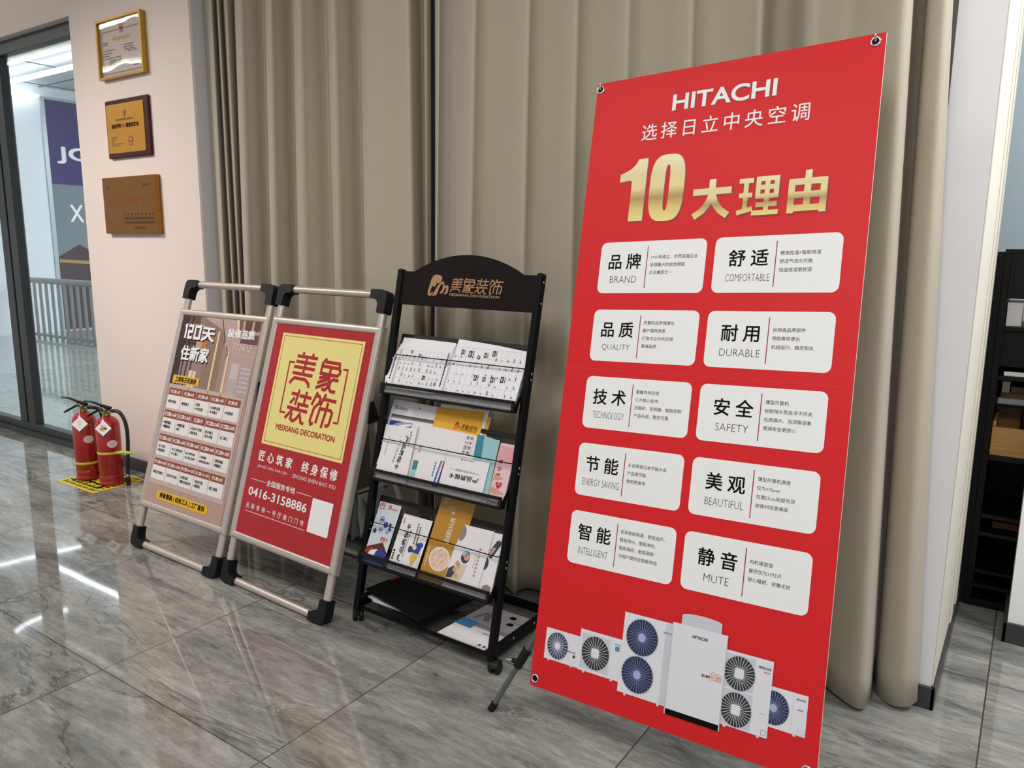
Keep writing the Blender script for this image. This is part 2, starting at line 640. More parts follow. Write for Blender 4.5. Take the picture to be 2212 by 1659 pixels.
def glyphs(s, bold=0.0, res=2):
    k = (s, bold, res)
    if k not in TXT:
        c = bpy.data.curves.new('t', 'FONT')
        c.body = s
        c.size = 1
        c.resolution_u = res
        c.offset = bold if s == 'HITACHI' else min(bold, 0.0)
        o = bpy.data.objects.new('t', c)
        me = bpy.data.meshes.new_from_object(o)
        V, F = [(v.co.x, v.co.y, 0) for v in me.vertices], [tuple(p.vertices) for p in me.polygons]
        if bold > 0 and s != 'HITACHI':
            # heavier weight: the same characters struck again, slightly shifted
            V0, F0, V, F = V, F, [], []
            q = bold * 1.35
            ring = ((-bold, -bold), (bold, -bold), (bold, bold), (-bold, bold)) + (((-q, 0), (q, 0), (0, -q), (0, q), (-q * .9, -q * .45), (q * .9, -q * .45), (-q * .9, q * .45), (q * .9, q * .45), (-q * .45, -q * .9), (q * .45, -q * .9), (-q * .45, q * .9), (q * .45, q * .9)) if bold >= 0.03 and res >= 4 else ())
            for k4, (dx, dy) in enumerate(ring):
                F += [tuple(i + len(V) for i in f) for f in F0]
                V += [(x + dx, y + dy, k4) for x, y, _ in V0]
        TXT[k] = (V, F)
        bpy.data.objects.remove(o)
        bpy.data.meshes.remove(me)
        bpy.data.curves.remove(c)
    return TXT[k]


class Print:
    """flat printing on a frame: a stack of thin ink layers"""
    def __init__(s, fr, base=0.0):
        s.fr, s.mb, s.base, s.gold = fr, MB(), base, None

    def w(s, l):
        return s.base + 0.00035 * l

    def poly(s, pts, m, l=1, gold=None):
        uvs = None
        gold = gold or (s.gold if m is M_GOLDPR else None)
        if gold:
            uvs = [(0, (v - gold[0]) / (gold[1] - gold[0])) for u, v in pts]
        s.mb.face([s.fr.p(u, v, s.w(l)) for u, v in pts], m, uvs=uvs)

    def rect(s, u0, v0, u1, v1, m, l=1):
        s.poly([(u0, v0), (u1, v0), (u1, v1), (u0, v1)], m, l)

    def rrect(s, u0, v0, u1, v1, r, m, l=1, n=6):
        s.poly(rrect_pts(u0, v0, u1, v1, r, n), m, l)

    def ell(s, u, v, a, b, m, l=1, n=36, a0=0, a1=2 * PI):
        s.poly([(u + a * math.cos(a0 + (a1 - a0) * i / n), v + b * math.sin(a0 + (a1 - a0) * i / n)) for i in range(n + (0 if a1 - a0 > 6.28 else 1))], m, l)

    def line(s, pts, wd, m, l=1):
        """polyline stroke with mitred joins"""
        n = len(pts)
        L, Rr = [], []
        for i, (x, y) in enumerate(pts):
            d = []
            if i > 0:
                d.append((x - pts[i - 1][0], y - pts[i - 1][1]))
            if i < n - 1:
                d.append((pts[i + 1][0] - x, pts[i + 1][1] - y))
            d = [(a / math.hypot(a, b), b / math.hypot(a, b)) for a, b in d]
            tx, ty = sum(a for a, b in d), sum(b for a, b in d)
            q = math.hypot(tx, ty) or 1
            tx, ty = tx / q, ty / q
            cs = max(0.5, abs(tx * d[0][0] + ty * d[0][1]))
            h = wd / 2 / cs
            L.append((x - ty * h, y + tx * h))
            Rr.append((x + ty * h, y - tx * h))
        for i in range(n - 1):
            s.poly([Rr[i], Rr[i + 1], L[i + 1], L[i]], m, l)

    def frame(s, u0, v0, u1, v1, t, m, l=1):
        s.rect(u0, v0, u1, v0 + t, m, l)
        s.rect(u0, v1 - t, u1, v1, m, l)
        s.rect(u0, v0 + t, u0 + t, v1 - t, m, l)
        s.rect(u1 - t, v0 + t, u1, v1 - t, m, l)

    def put(s, V, F, m, l, fn, gold=None):
        P = [fn(p[0], p[1]) for p in V]
        K = [p[2] * 0.00006 for p in V]
        if gold:
            for f in F:
                s.poly([P[i] for i in f], m, l + K[f[0]] / 0.00035, gold)
        else:
            s.mb.faces([s.fr.p(u, v, s.w(l) + k) for (u, v), k in zip(P, K)], F, m)

    def text(s, t, u0, v0, u1, v1, m, l=2, bold=0.0, res=2, rot=0, gold=None, shear=0.0):
        """text fitted into the box; rot (degrees) turns it about the box centre (box given unturned)"""
        V, F = glyphs(t, bold, res)
        if not V:
            return
        x0, x1 = min(p[0] for p in V), max(p[0] for p in V)
        y0, y1 = min(p[1] for p in V), max(p[1] for p in V)
        cu, cv = (u0 + u1) / 2, (v0 + v1) / 2
        W, Hh = u1 - u0, v1 - v0
        c, q = math.cos(R(rot)), math.sin(R(rot))

        def fn(x, y):
            a = ((x - x0) / (x1 - x0) - 0.5) * W
            b = ((y - y0) / (y1 - y0) - 0.5) * Hh
            a += shear * b
            return cu + a * c - b * q, cv + a * q + b * c
        s.put(V, F, m, l, fn, gold)

    def spaced(s, t, u0, u1, v0, em, m, l=2, bold=0.0, res=2, rot=0, wx=1.0):
        """characters set one by one across u0..u1, bottom at v0, em high"""
        n = len(t)
        adv = (u1 - u0 - em * wx) / max(1, n - 1)
        for i, ch in enumerate(t):
            if ch == ' ':
                continue
            V, F = glyphs(ch, bold, res)
            s.put(V, F, m, l, lambda x, y: (u0 + i * adv + (x - 0.03) * em * wx, v0 + (y + 0.08) * em))

    def flow(s, t, u, v, em, m, l=2, bold=0.0, res=1, wx=1.0, rot=0):
        """a line of text from (u,v) on, em high"""
        V, F = glyphs(t, bold, res)
        c, q = math.cos(R(rot)), math.sin(R(rot))
        s.put(V, F, m, l, lambda x, y: (u + x * em * wx * c - y * em * q, v + x * em * wx * q + y * em * c))

    def strokes(s, lst, wd, m, l, fn):
        for i, st in enumerate(lst):
            s.line([fn(*p) for p in st], wd, m, l + 0.18 * i)

    def build(s, name, parent):
        return s.mb.build(name, parent)


def rrect_pts(u0, v0, u1, v1, r, n=6):
    out = []
    for cx, cy, a in ((u1 - r, v0 + r, -PI / 2), (u1 - r, v1 - r, 0), (u0 + r, v1 - r, PI / 2), (u0 + r, v0 + r, PI)):
        out += [(cx + r * math.cos(a + PI / 2 * i / n), cy + r * math.sin(a + PI / 2 * i / n)) for i in range(n + 1)]
    return out


# the decorator's stroke lettering (four characters) and its elephant emblem, in drawing units
G_MEI = [[(848, 210), (840, 245)], [(980, 215), (976, 250)], [(762, 266), (1050, 270)], [(760, 334), (1035, 340)], [(742, 402), (1035, 408)], [(738, 478), (1020, 488)], [(902, 290), (884, 480)], [(725, 620), (735, 590), (778, 540), (935, 545), (985, 590), (996, 635)]]
G_XIANG = [[(1150, 225), (1100, 300), (1096, 430), (1345, 438), (1378, 405), (1380, 365), (1350, 338), (1110, 332)], [(1140, 272), (1352, 275), (1362, 335)], [(1238, 345), (1228, 430)], [(1222, 455), (1085, 495)], [(1235, 490), (1070, 562)], [(1228, 550), (1058, 630)], [(1236, 435), (1244, 520), (1236, 600), (1205, 640), (1150, 634)], [(1380, 494), (1295, 490), (1262, 530), (1262, 610), (1292, 645), (1362, 648)]]
G_ZHUANG = [[(1552, 240), (1522, 452)], [(1435, 303), (1560, 308)], [(1502, 352), (1440, 440)], [(1672, 250), (1656, 420)], [(1570, 318), (1757, 326)], [(1560, 430), (1735, 436)], [(1584, 455), (1580, 500)], [(1408, 494), (1732, 514)], [(1500, 515), (1402, 648)], [(1500, 560), (1490, 640), (1530, 665), (1572, 640), (1625, 562), (1662, 662), (1708, 678)]]
G_SHI = [[(1836, 260), (1776, 436)], [(1815, 308), (1870, 308), (1895, 342), (1880, 400), (1822, 468), (1796, 640), (1815, 682), (1850, 660)], [(1965, 265), (1905, 430)], [(1935, 334), (2132, 342)], [(2020, 370), (1978, 702)], [(1885, 658), (1912, 462), (2072, 462), (2102, 490), (2084, 640), (2062, 664), (2028, 656)]]
G_BOX = [(722, 1050, 635, 210), (1056, 1382, 650, 225), (1400, 1758, 680, 240), (1774, 2132, 704, 260)]
G_ALL = [G_MEI, G_XIANG, G_ZHUANG, G_SHI]
E_HEAD = [(255, 110), (215, 125), (175, 170), (145, 240), (125, 350), (105, 470), (85, 600), (80, 670), (95, 720), (150, 745), (190, 735), (225, 690), (235, 640), (225, 622), (205, 630), (190, 665), (165, 680), (145, 655), (160, 560), (185, 455), (265, 470), (290, 430), (315, 375), (285, 335), (265, 300), (300, 345), (345, 367), (390, 355), (430, 310), (452, 240), (445, 180), (415, 145), (375, 128), (330, 125), (290, 112)]
E_BODY = [(215, 745), (250, 680), (300, 560), (340, 460), (390, 380), (440, 325), (480, 318), (520, 340), (535, 390), (540, 470), (570, 440), (610, 425), (645, 440), (665, 490), (668, 560), (655, 640), (635, 685), (555, 690), (585, 620), (605, 560), (600, 500), (575, 510), (550, 560), (525, 630), (520, 675), (490, 660), (455, 685), (430, 655), (460, 610), (495, 550), (500, 480), (495, 420), (480, 385), (455, 400), (420, 450), (390, 540), (365, 640), (345, 725)]


def glyph_set(P, i, u0, v0, u1, v1, wd, m, l=2):
    x0, x1, y0, y1 = G_BOX[i]
    P.strokes(G_ALL[i], wd, m, l, lambda x, y: (u0 + (x - x0) / (x1 - x0) * (u1 - u0), v0 + (y - y0) / (y1 - y0) * (v1 - v0)))


def emblem(P, u0, v0, u1, v1, m, l=2, rot=0, mtext=None, text=True, latin=True, m2=None):
    """elephant emblem with the four stroke characters and the latin line, in one box"""
    X0, X1, Y0, Y1 = 80, 2132, 745, 110
    c, q = math.cos(R(rot)), math.sin(R(rot))
    cu, cv = (u0 + u1) / 2, (v0 + v1) / 2

    def fn(x, y):
        a = ((x - X0) / (X1 - X0) - 0.5) * (u1 - u0)
        b = ((y - Y0 - (x - X0) * 0.045) / (Y1 - Y0) - 0.5) * (v1 - v0)
        return cu + a * c - b * q, cv + a * q + b * c
    P.poly([fn(*p) for p in E_HEAD][::-1], m, l)
    P.poly([fn(*p) for p in E_BODY][::-1], m, l)
    mt = mtext or m
    if text:
        for g in G_ALL:
            P.strokes(g, 27 / (X1 - X0) * (u1 - u0), mt, l, fn)
    if latin:
        V, F = glyphs('MEIXIANG DECORATION', 0.02, 1)
        x1 = max(p[0] for p in V)
        P.put(V, F, mt, l, lambda x, y: fn(705 + x / x1 * 1365, 735 + x / x1 * 75 - y * 105))

# ================================================================ THE ROOM
WY = 2.489                       # face of the long wall
# floor
mb = MB()
mb.box((-9.0, -4.5, -0.12), (3.2, 2.53, 0.0), M_FLOOR)
mb.box((-3.66, 2.53, -0.12), (3.2, 5.2, 0.0), M_FLOOR)
struct(mb, 'floor')
mb = MB()
mb.box((-15.0, 2.53, -0.12), (-3.66, 12.0, -0.001), M_HALLFLOOR)
struct(mb, 'floor_hall')
mb = MB()
mb.box((-9.0, -4.5, 3.2), (3.2, 2.72, 3.3), M_CEIL)
struct(mb, 'ceiling')

# wall with the certificates, its lintel over the glazing, and the curtain recess
mb = MB()
mb.box((-4.843, WY, 0), (-3.68, 2.72, 3.2), M_WALL)
mb.box((-9.0, WY, 2.681), (-4.843, 2.72, 3.2), M_WALL)
struct(mb, 'wall_left')
mb = MB()
mb.box((-3.68, 2.501, 0), (-3.676, 2.72, 3.2), M_GREYWALL)
struct(mb, 'wall_reveal')
mb = MB()
mb.box((-3.68, 2.72, 0), (-0.262, 2.80, 3.2), M_GREYWALL)
mb.box((-0.9, 2.60, 0), (-0.262, 2.72, 3.2), M_GREYWALL)
struct(mb, 'wall_back')
mb = MB()
mb.box((-0.26, 2.493, 0), (-0.145, 3.36, 3.2), M_WHITEWALL)
struct(mb, 'wall_right')
# baseboards
mb = MB()
mb.box((-4.843, WY - 0.012, 0), (-3.668, WY, 0.075), M_BASE)
struct(mb, 'baseboard_left', bevel=0.002)
mb = MB()
mb.box((-0.26, 2.481, 0), (-0.133, 2.493, 0.072), M_BASE)
mb.box((-0.145, 2.481, 0), (-0.133, 3.36, 0.072), M_BASE)
struct(mb, 'baseboard_right', bevel=0.002)
# corner beads of the passage (pale stripes running up the wall end)
mb = MB()
M_CREAM = mat('cream_trim', (224, 218, 202), 0.5, noise=0.01)
mb.box((-0.1448, 2.4945, 0.074), (-0.141, 3.355, 3.2), M_CREAM)
mb.box((-0.141, 2.98, 0.074), (-0.137, 3.06, 3.2), M_CREAM)
mb.box((-0.141, 3.16, 0.074), (-0.136, 3.22, 3.2), M_CREAM)
struct(mb, 'trim_1', bevel=0.002)
# white pillar across the passage and the bluish wall behind the shelf
mb = MB()
mb.box((0.03, 3.115, 0), (0.62, 3.6, 3.2), M_WHITEWALL)
struct(mb, 'wall_pillar')
mb = MB()
mb.box((0.018, 3.103, 0), (0.632, 3.115, 0.075), M_BASE)
mb.box((0.018, 3.103, 0), (0.03, 3.6, 0.075), M_BASE)
struct(mb, 'baseboard_pillar', bevel=0.002)
mb = MB()
M_BLUEWALL = mat('blue_grey_wall', (172, 186, 190), 0.5, noise=0.02)
mb.box((-0.42, 4.6, 0), (2.2, 4.7, 3.2), M_BLUEWALL)
struct(mb, 'wall_passage')

# glazing to the hall
M_FR2 = M_FRAME
mb = MB()
fy0, fy1 = 2.54, 2.60
mb.box((-9.0, fy0 - 0.03, 0), (-4.80, fy1, 0.035), M_FR2)
mb.box((-9.0, fy0, 0.035), (-4.80, fy1, 0.085), M_FR2)
mb.box((-9.0, fy0, 2.60), (-4.80, fy1, 2.682), M_FR2)
mb.box((-4.93, fy0, 0.085), (-4.80, fy1, 2.60), M_FR2)
mb.box((-5.985, fy0, 0.085), (-5.885, fy1, 2.60), M_FR2)
mb.box((-6.11, fy0, 0.085), (-6.01, fy1, 2.60), M_FR2)
mb.box((-6.012, fy0 + 0.03, 0.085), (-5.983, fy1, 2.60), M_BLACK)
mb.box((-7.62, fy0, 0.085), (-7.5, fy1, 2.60), M_FR2)
win = struct(mb, 'window_1', bevel=0.003)
for k, (a, b) in enumerate(((-5.885, -4.93), (-7.5, -6.11), (-9.0, -7.62))):
    g = MB()
    g.box((a - 0.004, 2.566, 0.08), (b + 0.004, 2.574, 2.605), M_GLASS)
    g.build('glass_pane', win)

# ================================================================ THE HALL BEYOND THE GLASS
WX = -12.775
M_HALLWALL = mat('hall_white', (226, 234, 242), 0.35, noise=0.01)
M_HALLCEIL = mat('hall_ceiling', (176, 186, 192), 0.6, noise=0.02)
mb = MB()
mb.box((-12.95, 2.9, 0), (WX, 6.02, 3.7), M_HALLWALL)
mb.box((-12.95, 6.02, 3.56), (WX, 12.0, 3.7), M_HALLWALL)
mb.box((-12.95, 8.4, 0), (WX, 12.0, 3.56), M_HALLWALL)
mb.box((-15.0, 12.0, 0), (-3.0, 12.1, 3.7), M_HALLWALL)
struct(mb, 'wall_hall')
mb = MB()
mb.box((-15.0, 3.53, 3.7), (-3.0, 12.0, 3.8), M_HALLCEIL)
for k in range(1, 6):
    mb.box((-15.0, 3.53 + k * 1.25, 3.692), (-3.0, 3.545 + k * 1.25, 3.7), M_GREYINK)
for k in range(8):
    mb.box((-14 + k * 1.4, 3.53, 3.692), (-13.985 + k * 1.4, 12.0, 3.7), M_GREYINK)
struct(mb, 'ceiling_hall')
mb = MB()
mb.box((-15.0, 2.72, 2.98), (-3.0, 3.53, 3.72), mat('bulkhead_white', (214, 228, 240), 0.5, noise=0.01))
struct(mb, 'trim_2')
M_LED = mat('led_light', (250, 252, 255), 0.5, emit=9.0)
M_LEDIN = mat('led_indoor', (255, 248, 236), 0.5, emit=9.0)


def led(name, pts, r, label, ml=None):
    m = MB()
    m.tube(pts, r, ml or M_LED, 8)
    return tag(m.build(name), label, 'light')


led('led_strip_light', [(-12.6, 5.35, 3.58), (-7.0, 5.35, 3.58)], 0.035, 'long white strip light on the hall ceiling seen through the glass')
led('led_strip_light', [(WX + 0.12, 4.6, 3.46), (WX + 0.12, 5.96, 3.54)], 0.022, 'thin short strip light along the top of the white hall wall')
arc = [(-10.3 + 0.42 * math.cos(a), 4.5 + 0.55 * math.sin(a), 3.62) for a in [R(150 + 9 * k) for k in range(11)]]
led('curved_strip_light', arc, 0.03, 'curved white strip light hanging near the hall ceiling')

# strip lights on the showroom ceiling (seen mirrored in the certificate glass and the floor)
led('ceiling_strip_light', [(-9.0, 1.2, 3.17), (-5.2, 1.2, 3.17)], 0.016, 'white ceiling strip light nearer the glazing, mirrored in the certificate glass', M_LEDIN)
led('ceiling_strip_light', [(-9.0, 0.36, 3.17), (-5.2, 0.36, 3.17)], 0.016, 'white ceiling strip light farther from the glazing, mirrored low in the certificate glass', M_LEDIN)

# shop front across the hall
M_SHOPFR = mat('shop_frame_grey', (176, 186, 192), 0.35, 0.3, noise=0.02)
M_PURPLE = mat('sign_purple', (26, 8, 100), 0.6, spec=0.15, noise=0.04)
M_SMOKE = mat('shop_glass_grey', (112, 126, 134), 0.12, noise=0.06, nscale=3)
M_MAROON = mat('reflected_maroon', (50, 20, 26), 0.5, spec=0.2, noise=0.08)
SF = Fr((WX - 0.05, 0, 0), (0, 1, 0), (0, 0, 1), (1, 0, 0))
shop = thing('shop_front', 'grey framed shop front with a purple sign across the hall', 'shop front', (0, 0, 0))
mb = MB()
mb.box((WX - 0.1, 6.02, 0), (WX + 0.02, 6.085, 3.56), M_SHOPFR)
mb.box((WX - 0.1, 6.085, 3.53), (WX + 0.02, 8.4, 3.56), M_SHOPFR)
mb.build('door_frame', shop, 0.004)
mb = MB()
mb.box((WX - 0.09, 6.085, 0.02), (WX - 0.05, 8.4, 2.29), M_SMOKE)
mb.build('display_glass', shop)
mb = MB()
mb.box((WX - 0.09, 6.085, 2.29), (WX - 0.03, 8.4, 3.53), M_PURPLE)
sg = mb.build('sign_panel', shop)
P = Print(Fr((WX - 0.03, 0, 0), (0, 1, 0), (0, 0, 1), (1, 0, 0)), 0.002)
P.text('JO', 6.22, 2.60, 6.78, 2.86, M_WHITE, 2, 0.02, 8)
P.build('sign_lettering', sg)
P = Print(SF, 0.002)
P.text('X', 6.35, 1.715, 6.56, 1.98, M_WHITE, 2, 0.01)
P.build('glass_lettering', shop)
mb = MB()
mb.prism([(6.1, 0.02), (8.4, 0.02), (8.4, 1.0), (7.0, 1.05), (6.45, 1.36), (6.1, 1.16)], 0.002, 0.012, SF, M_MAROON)  # dark gable and gold band: a reflection in the shop glass, painted in
mb.prism([(6.12, 1.08), (8.4, 0.93), (8.4, 0.98), (6.12, 1.13)], 0.012, 0.018, SF, M_GOLDFR)
mb.build('glass_reflection', shop)

# railing in front of it
RY = 5.40
rail = thing('railing', 'stainless steel railing with upright bars beyond the glass', 'railing', (-12.4, RY, 0))
M_STEEL = mat('stainless_steel', (132, 136, 134), 0.3, 0.75, noise=0.04)
mb = MB()
mb.tube([(0, 0, 0.845), (7.2, 0, 0.845)], 0.042, M_STEEL, 14)
mb.lathe([(0.001, -0.02), (0.055, -0.02), (0.055, 0.02), (0.042, 0.02)], M_STEEL, 16, (0, 0, 0.845), 'x')
mb.build('handrail', rail)
mb = MB()
mb.box((0.02, -0.02, 0.04), (7.2, 0.02, 0.075), M_STEEL)
mb.build('bottom_rail', rail)
for k in range(40):
    mb = MB()
    mb.bar((0.28 + k * 0.175, 0, 0.0), (0.28 + k * 0.175, 0, 0.81), 0.05, 0.022, M_STEEL)
    mb.build('baluster', rail)

# ================================================================ CURTAINS
CL = [(-3.673, -3.694, 2.6), (-3.513, -3.526, 2.5), (-3.512, -3.521, 2.51), (-3.55, -3.555, 2.55), (-3.58, -3.582, 2.58), (-3.456, -3.456, 2.5), (-3.457, -3.456, 2.51), (-3.497, -3.495, 2.55), (-3.527, -3.525, 2.58), (-3.397, -3.402, 2.5), (-3.387, -3.402, 2.51), (-3.413, -3.44, 2.55), (-3.435, -3.47, 2.58), (-3.232, -3.267, 2.432), (-3.173, -3.209, 2.41), (-3.166, -3.205, 2.44), (-3.163, -3.204, 2.48), (-3.165, -3.209, 2.52), (-3.145, -3.19, 2.53), (-3.015, -3.058, 2.432), (-2.963, -3.005, 2.41), (-2.959, -3.0, 2.44), (-2.96, -2.999, 2.48), (-2.965, -3.003, 2.52), (-2.948, -2.985, 2.53), (-2.827, -2.862, 2.432), (-2.772, -2.804, 2.41), (-2.761, -2.787, 2.44), (-2.751, -2.771, 2.48), (-2.747, -2.762, 2.52), (-2.726, -2.737, 2.53), (-2.612, -2.622, 2.432), (-2.563, -2.572, 2.41), (-2.553, -2.563, 2.44), (-2.546, -2.555, 2.48), (-2.544, -2.553, 2.52), (-2.525, -2.533, 2.53), (-2.419, -2.428, 2.432), (-2.355, -2.367, 2.412), (-2.274, -2.273, 2.415), (-2.165, -2.155, 2.4), (-2.135, -2.13, 2.405), (-2.157, -2.151, 2.47), (-2.171, -2.171, 2.52), (-2.141, -2.144, 2.51), (-2.115, -2.12, 2.472), (-2.10, -2.112, 2.468), (-2.104, -2.115, 2.50)]
CR = [(-2.083, -2.09, 2.5), (-2.044, -2.055, 2.455), (-1.985, -2.006, 2.4), (-1.996, -2.018, 2.432), (-1.985, -2.008, 2.462), (-1.923, -1.947, 2.445), (-1.854, -1.879, 2.41), (-1.815, -1.839, 2.4), (-1.816, -1.84, 2.432), (-1.789, -1.811, 2.462), (-1.709, -1.728, 2.445), (-1.626, -1.642, 2.41), (-1.579, -1.593, 2.4), (-1.582, -1.595, 2.432), (-1.561, -1.571, 2.462), (-1.495, -1.501, 2.445), (-1.425, -1.429, 2.41), (-1.385, -1.387, 2.4), (-1.386, -1.386, 2.432), (-1.363, -1.361, 2.462), (-1.3, -1.294, 2.445), (-1.235, -1.226, 2.41), (-1.195, -1.185, 2.4), (-1.191, -1.179, 2.432), (-1.16, -1.146, 2.462), (-1.091, -1.073, 2.445), (-1.022, -1.002, 2.41), (-0.98, -0.958, 2.4), (-0.973, -0.949, 2.432), (-0.939, -0.911, 2.462), (-0.87, -0.839, 2.445), (-0.804, -0.77, 2.41), (-0.764, -0.74, 2.385), (-0.759, -0.735, 2.42), (-0.761, -0.736, 2.5), (-0.738, -0.711, 2.525), (-0.701, -0.676, 2.515), (-0.666, -0.641, 2.46), (-0.637, -0.612, 2.4), (-0.607, -0.582, 2.385), (-0.582, -0.555, 2.4), (-0.531, -0.5, 2.43), (-0.468, -0.44, 2.39), (-0.404, -0.375, 2.355), (-0.372, -0.343, 2.36), (-0.366, -0.336, 2.41), (-0.373, -0.342, 2.46), (-0.377, -0.346, 2.53), (-0.362, -0.336, 2.555), (-0.346, -0.326, 2.545), (-0.335, -0.314, 2.46), (-0.317, -0.293, 2.43), (-0.294, -0.259, 2.425), (-0.284, -0.24, 2.445), (-0.279, -0.232, 2.455)]


def curtain(name, path, label, zt, flare, hem_m):
    """pleated cloth: plan of the folds at two heights, lofted from ceiling to hem"""
    def cat(p, k, t):
        a, b, c, d = p[max(k - 1, 0)], p[k], p[min(k + 1, len(p) - 1)], p[min(k + 2, len(p) - 1)]
        return tuple(0.5 * (2 * b[i] + (c[i] - a[i]) * t + (2 * a[i] - 5 * b[i] + 4 * c[i] - d[i]) * t * t + (3 * b[i] - a[i] - 3 * c[i] + d[i]) * t ** 3) for i in range(3))
    fine = [cat(path, k, t / 4) for k in range(len(path) - 1) for t in range(4)] + [path[-1]]
    zs = [3.15, 2.6, 2.1, 1.7, 1.3, 0.9, 0.6, 0.3, 0.12, 0.02]
    V, F = [], []
    for z in zs:
        f = (zt - z) / (zt - 1.2)
        for i, (a, b, y) in enumerate(fine):
            x = a + (b - a) * f
            sway = 0.010 * math.sin(i * 0.35 + 2.1 * z) * max(0, 1.6 - z) * 0.6
            yy = min(y + sway, 2.57 if x < -0.29 else 2.46)
            dz = 0.012 * math.sin(i * 0.21) if z < 0.2 else 0
            V.append((x, yy, max(0.012, z + dz)))
    n = len(fine)
    for r in range(len(zs) - 1):
        for i in range(n - 1):
            F.append((r * n + i, r * n + i + 1, (r + 1) * n + i + 1, (r + 1) * n + i))
    m = MB()
    m.faces(V, F, M_CURTAIN, True)
    o = m.build(name)
    so = o.modifiers.new('cloth thickness', 'SOLIDIFY')
    so.thickness = 0.003
    so.offset = 0
    return tag(o, label, 'curtain')


curtain('curtain', CL, 'beige curtain with tight folds beside the certificate wall', 2.45, 0, 0)
curtain('curtain', CR, 'beige curtain hanging behind the brochure rack and the tall red board', 2.2, 0, 0)

# ================================================================ CERTIFICATES ON THE WALL
f1 = thing('framed_certificate', 'gold framed paper certificate behind glass, top of the three on the wall', 'certificate', (-4.285, WY, 2.436))
FF = Fr((0, -0.004, 0))
mb = MB()
W2, H2 = 0.224, 0.156
for poly in ([(-W2, -H2), (W2, -H2), (W2 - .014, -H2 + .012), (-W2 + .014, -H2 + .012)], [(-W2, H2), (-W2 + .014, H2 - .012), (W2 - .014, H2 - .012), (W2, H2)],
             [(-W2, -H2), (-W2 + .014, -H2 + .012), (-W2 + .014, H2 - .012), (-W2, H2)], [(W2, -H2), (W2, H2), (W2 - .014, H2 - .012), (W2 - .014, -H2 + .012)]):
    mb.prism(poly, -0.004, 0.028, FF, M_GOLDFR)
mb.build('frame', f1, 0.002)
M_CERT = mat('certificate_paper', (212, 196, 188), 0.6, noise=0.01)
mb = MB()
mb.box((-0.211, -0.012, -0.145), (0.211, -0.004, 0.145), M_CERT)
paper = mb.build('paper', f1)
P = Print(Fr((0, -0.012, 0)), 0.0002)
dy = -2.436 - 0.0
P.frame(-0.198, -0.129, 0.203, 0.098, 0.007, mat('certificate_border', (150, 132, 122), 0.6, noise=0.03), 1)
P.ell(0.006, 0.112, 0.022, 0.021, mat('emblem_red', (206, 96, 70), 0.5, noise=0.05), 2)
P.rect(-0.012, 0.075, 0.022, 0.1, MATS['emblem_red'], 2)
M_CY = mat('certificate_gold', (206, 176, 100), 0.6, noise=0.02)
P.text('营业执照', -0.085, 0.038, 0.088, 0.06, M_CY, 2, 0.03, 1)
for (u, v, n_) in ((-0.185, 0.036, 0.05), (-0.185, 0.026, 0.045), (0.02, 0.006, 0.1), (0.02, -0.006, 0.09), (0.02, -0.018, 0.105), (0.055, -0.028, 0.09), (-0.182, -0.006, 0.11), (-0.182, -0.02, 0.08), (-0.182, -0.033, 0.06), (-0.18, -0.047, 0.17), (-0.135, -0.06, 0.13), (-0.135, -0.068, 0.12), (-0.135, -0.076, 0.13), (-0.135, -0.084, 0.1), (0.07, -0.092, 0.05), (0.1, -0.106, 0.07)):
    x = u
    while x < u + n_:
        wdd = random.uniform(0.003, 0.008)
        P.rect(x, v, min(x + wdd, u + n_), v + 0.0042, M_GREYINK, 2)
        x += wdd + 0.0022
P.build('printing', paper)
mb = MB()
mb.box((-0.2105, -0.024, -0.1445), (0.2105, -0.0225, 0.1445), M_FRAMEGLASS)
mb.build('glass', f1)

f2 = thing('award_plaque', 'dark red wooden award plaque with a gold plate on the wall', 'plaque', (-4.281, WY, 2.011))
M_ROSE = wood_material('rosewood', (58, 14, 16), (76, 22, 22))
M_ROSE.node_tree.nodes['Principled BSDF'].inputs['Specular IOR Level'].default_value = 0.25
mb = MB()
mb.box((-0.214, -0.02, -0.158), (0.214, 0, 0.158), M_ROSE)
mb.build('board', f2, 0.008, 3)
M_GPLATE = mat('gold_plate', (206, 146, 46), 0.3, 0.55, noise=0.06, nscale=30)
mb = MB()
mb.box((-0.198, -0.0225, -0.131), (0.174, -0.0195, 0.133), M_GPLATE)
pl = mb.build('plate', f2, 0.0008)
P = Print(Fr((0, -0.0225, 0)), 0.0002)
P.text('锦州美象装饰装修工程有限公司', -0.1, 0.042, 0.07, 0.053, M_INK, 1, 0.0, 1)
P.text('信用评价', -0.152, 0.002, -0.052, 0.027, M_INK, 1, 0.035, 1)
P.text('AAA', -0.05, 0.004, -0.004, 0.025, mat('award_red', (186, 44, 30), 0.5, noise=0.03), 1, 0.03, 1)
P.text('级信用企业', -0.002, 0.002, 0.122, 0.027, M_INK, 1, 0.035, 1)
P.poly([(-0.026, 0.09), (-0.018, 0.062), (-0.010, 0.056), (-0.002, 0.062), (0.004, 0.092), (-0.012, 0.096)], mat('award_emblem', (120, 84, 40), 0.4, 0.3, noise=0.05), 1)
for k in range(6):
    P.rect(-0.164, -0.046 - k * 0.009, -0.164 + (0.075, 0.05, 0.03, 0.03, 0.12, 0.09)[k], -0.042 - k * 0.009, MATS['award_emblem'], 1)
P.ell(0.032, -0.07, 0.026, 0.026, MATS['award_emblem'], 1)
P.ell(0.032, -0.07, 0.02, 0.02, M_GPLATE, 2)
P.rect(0.014, -0.078, 0.05, -0.068, MATS['award_red'], 3)
P.build('engraving', pl)

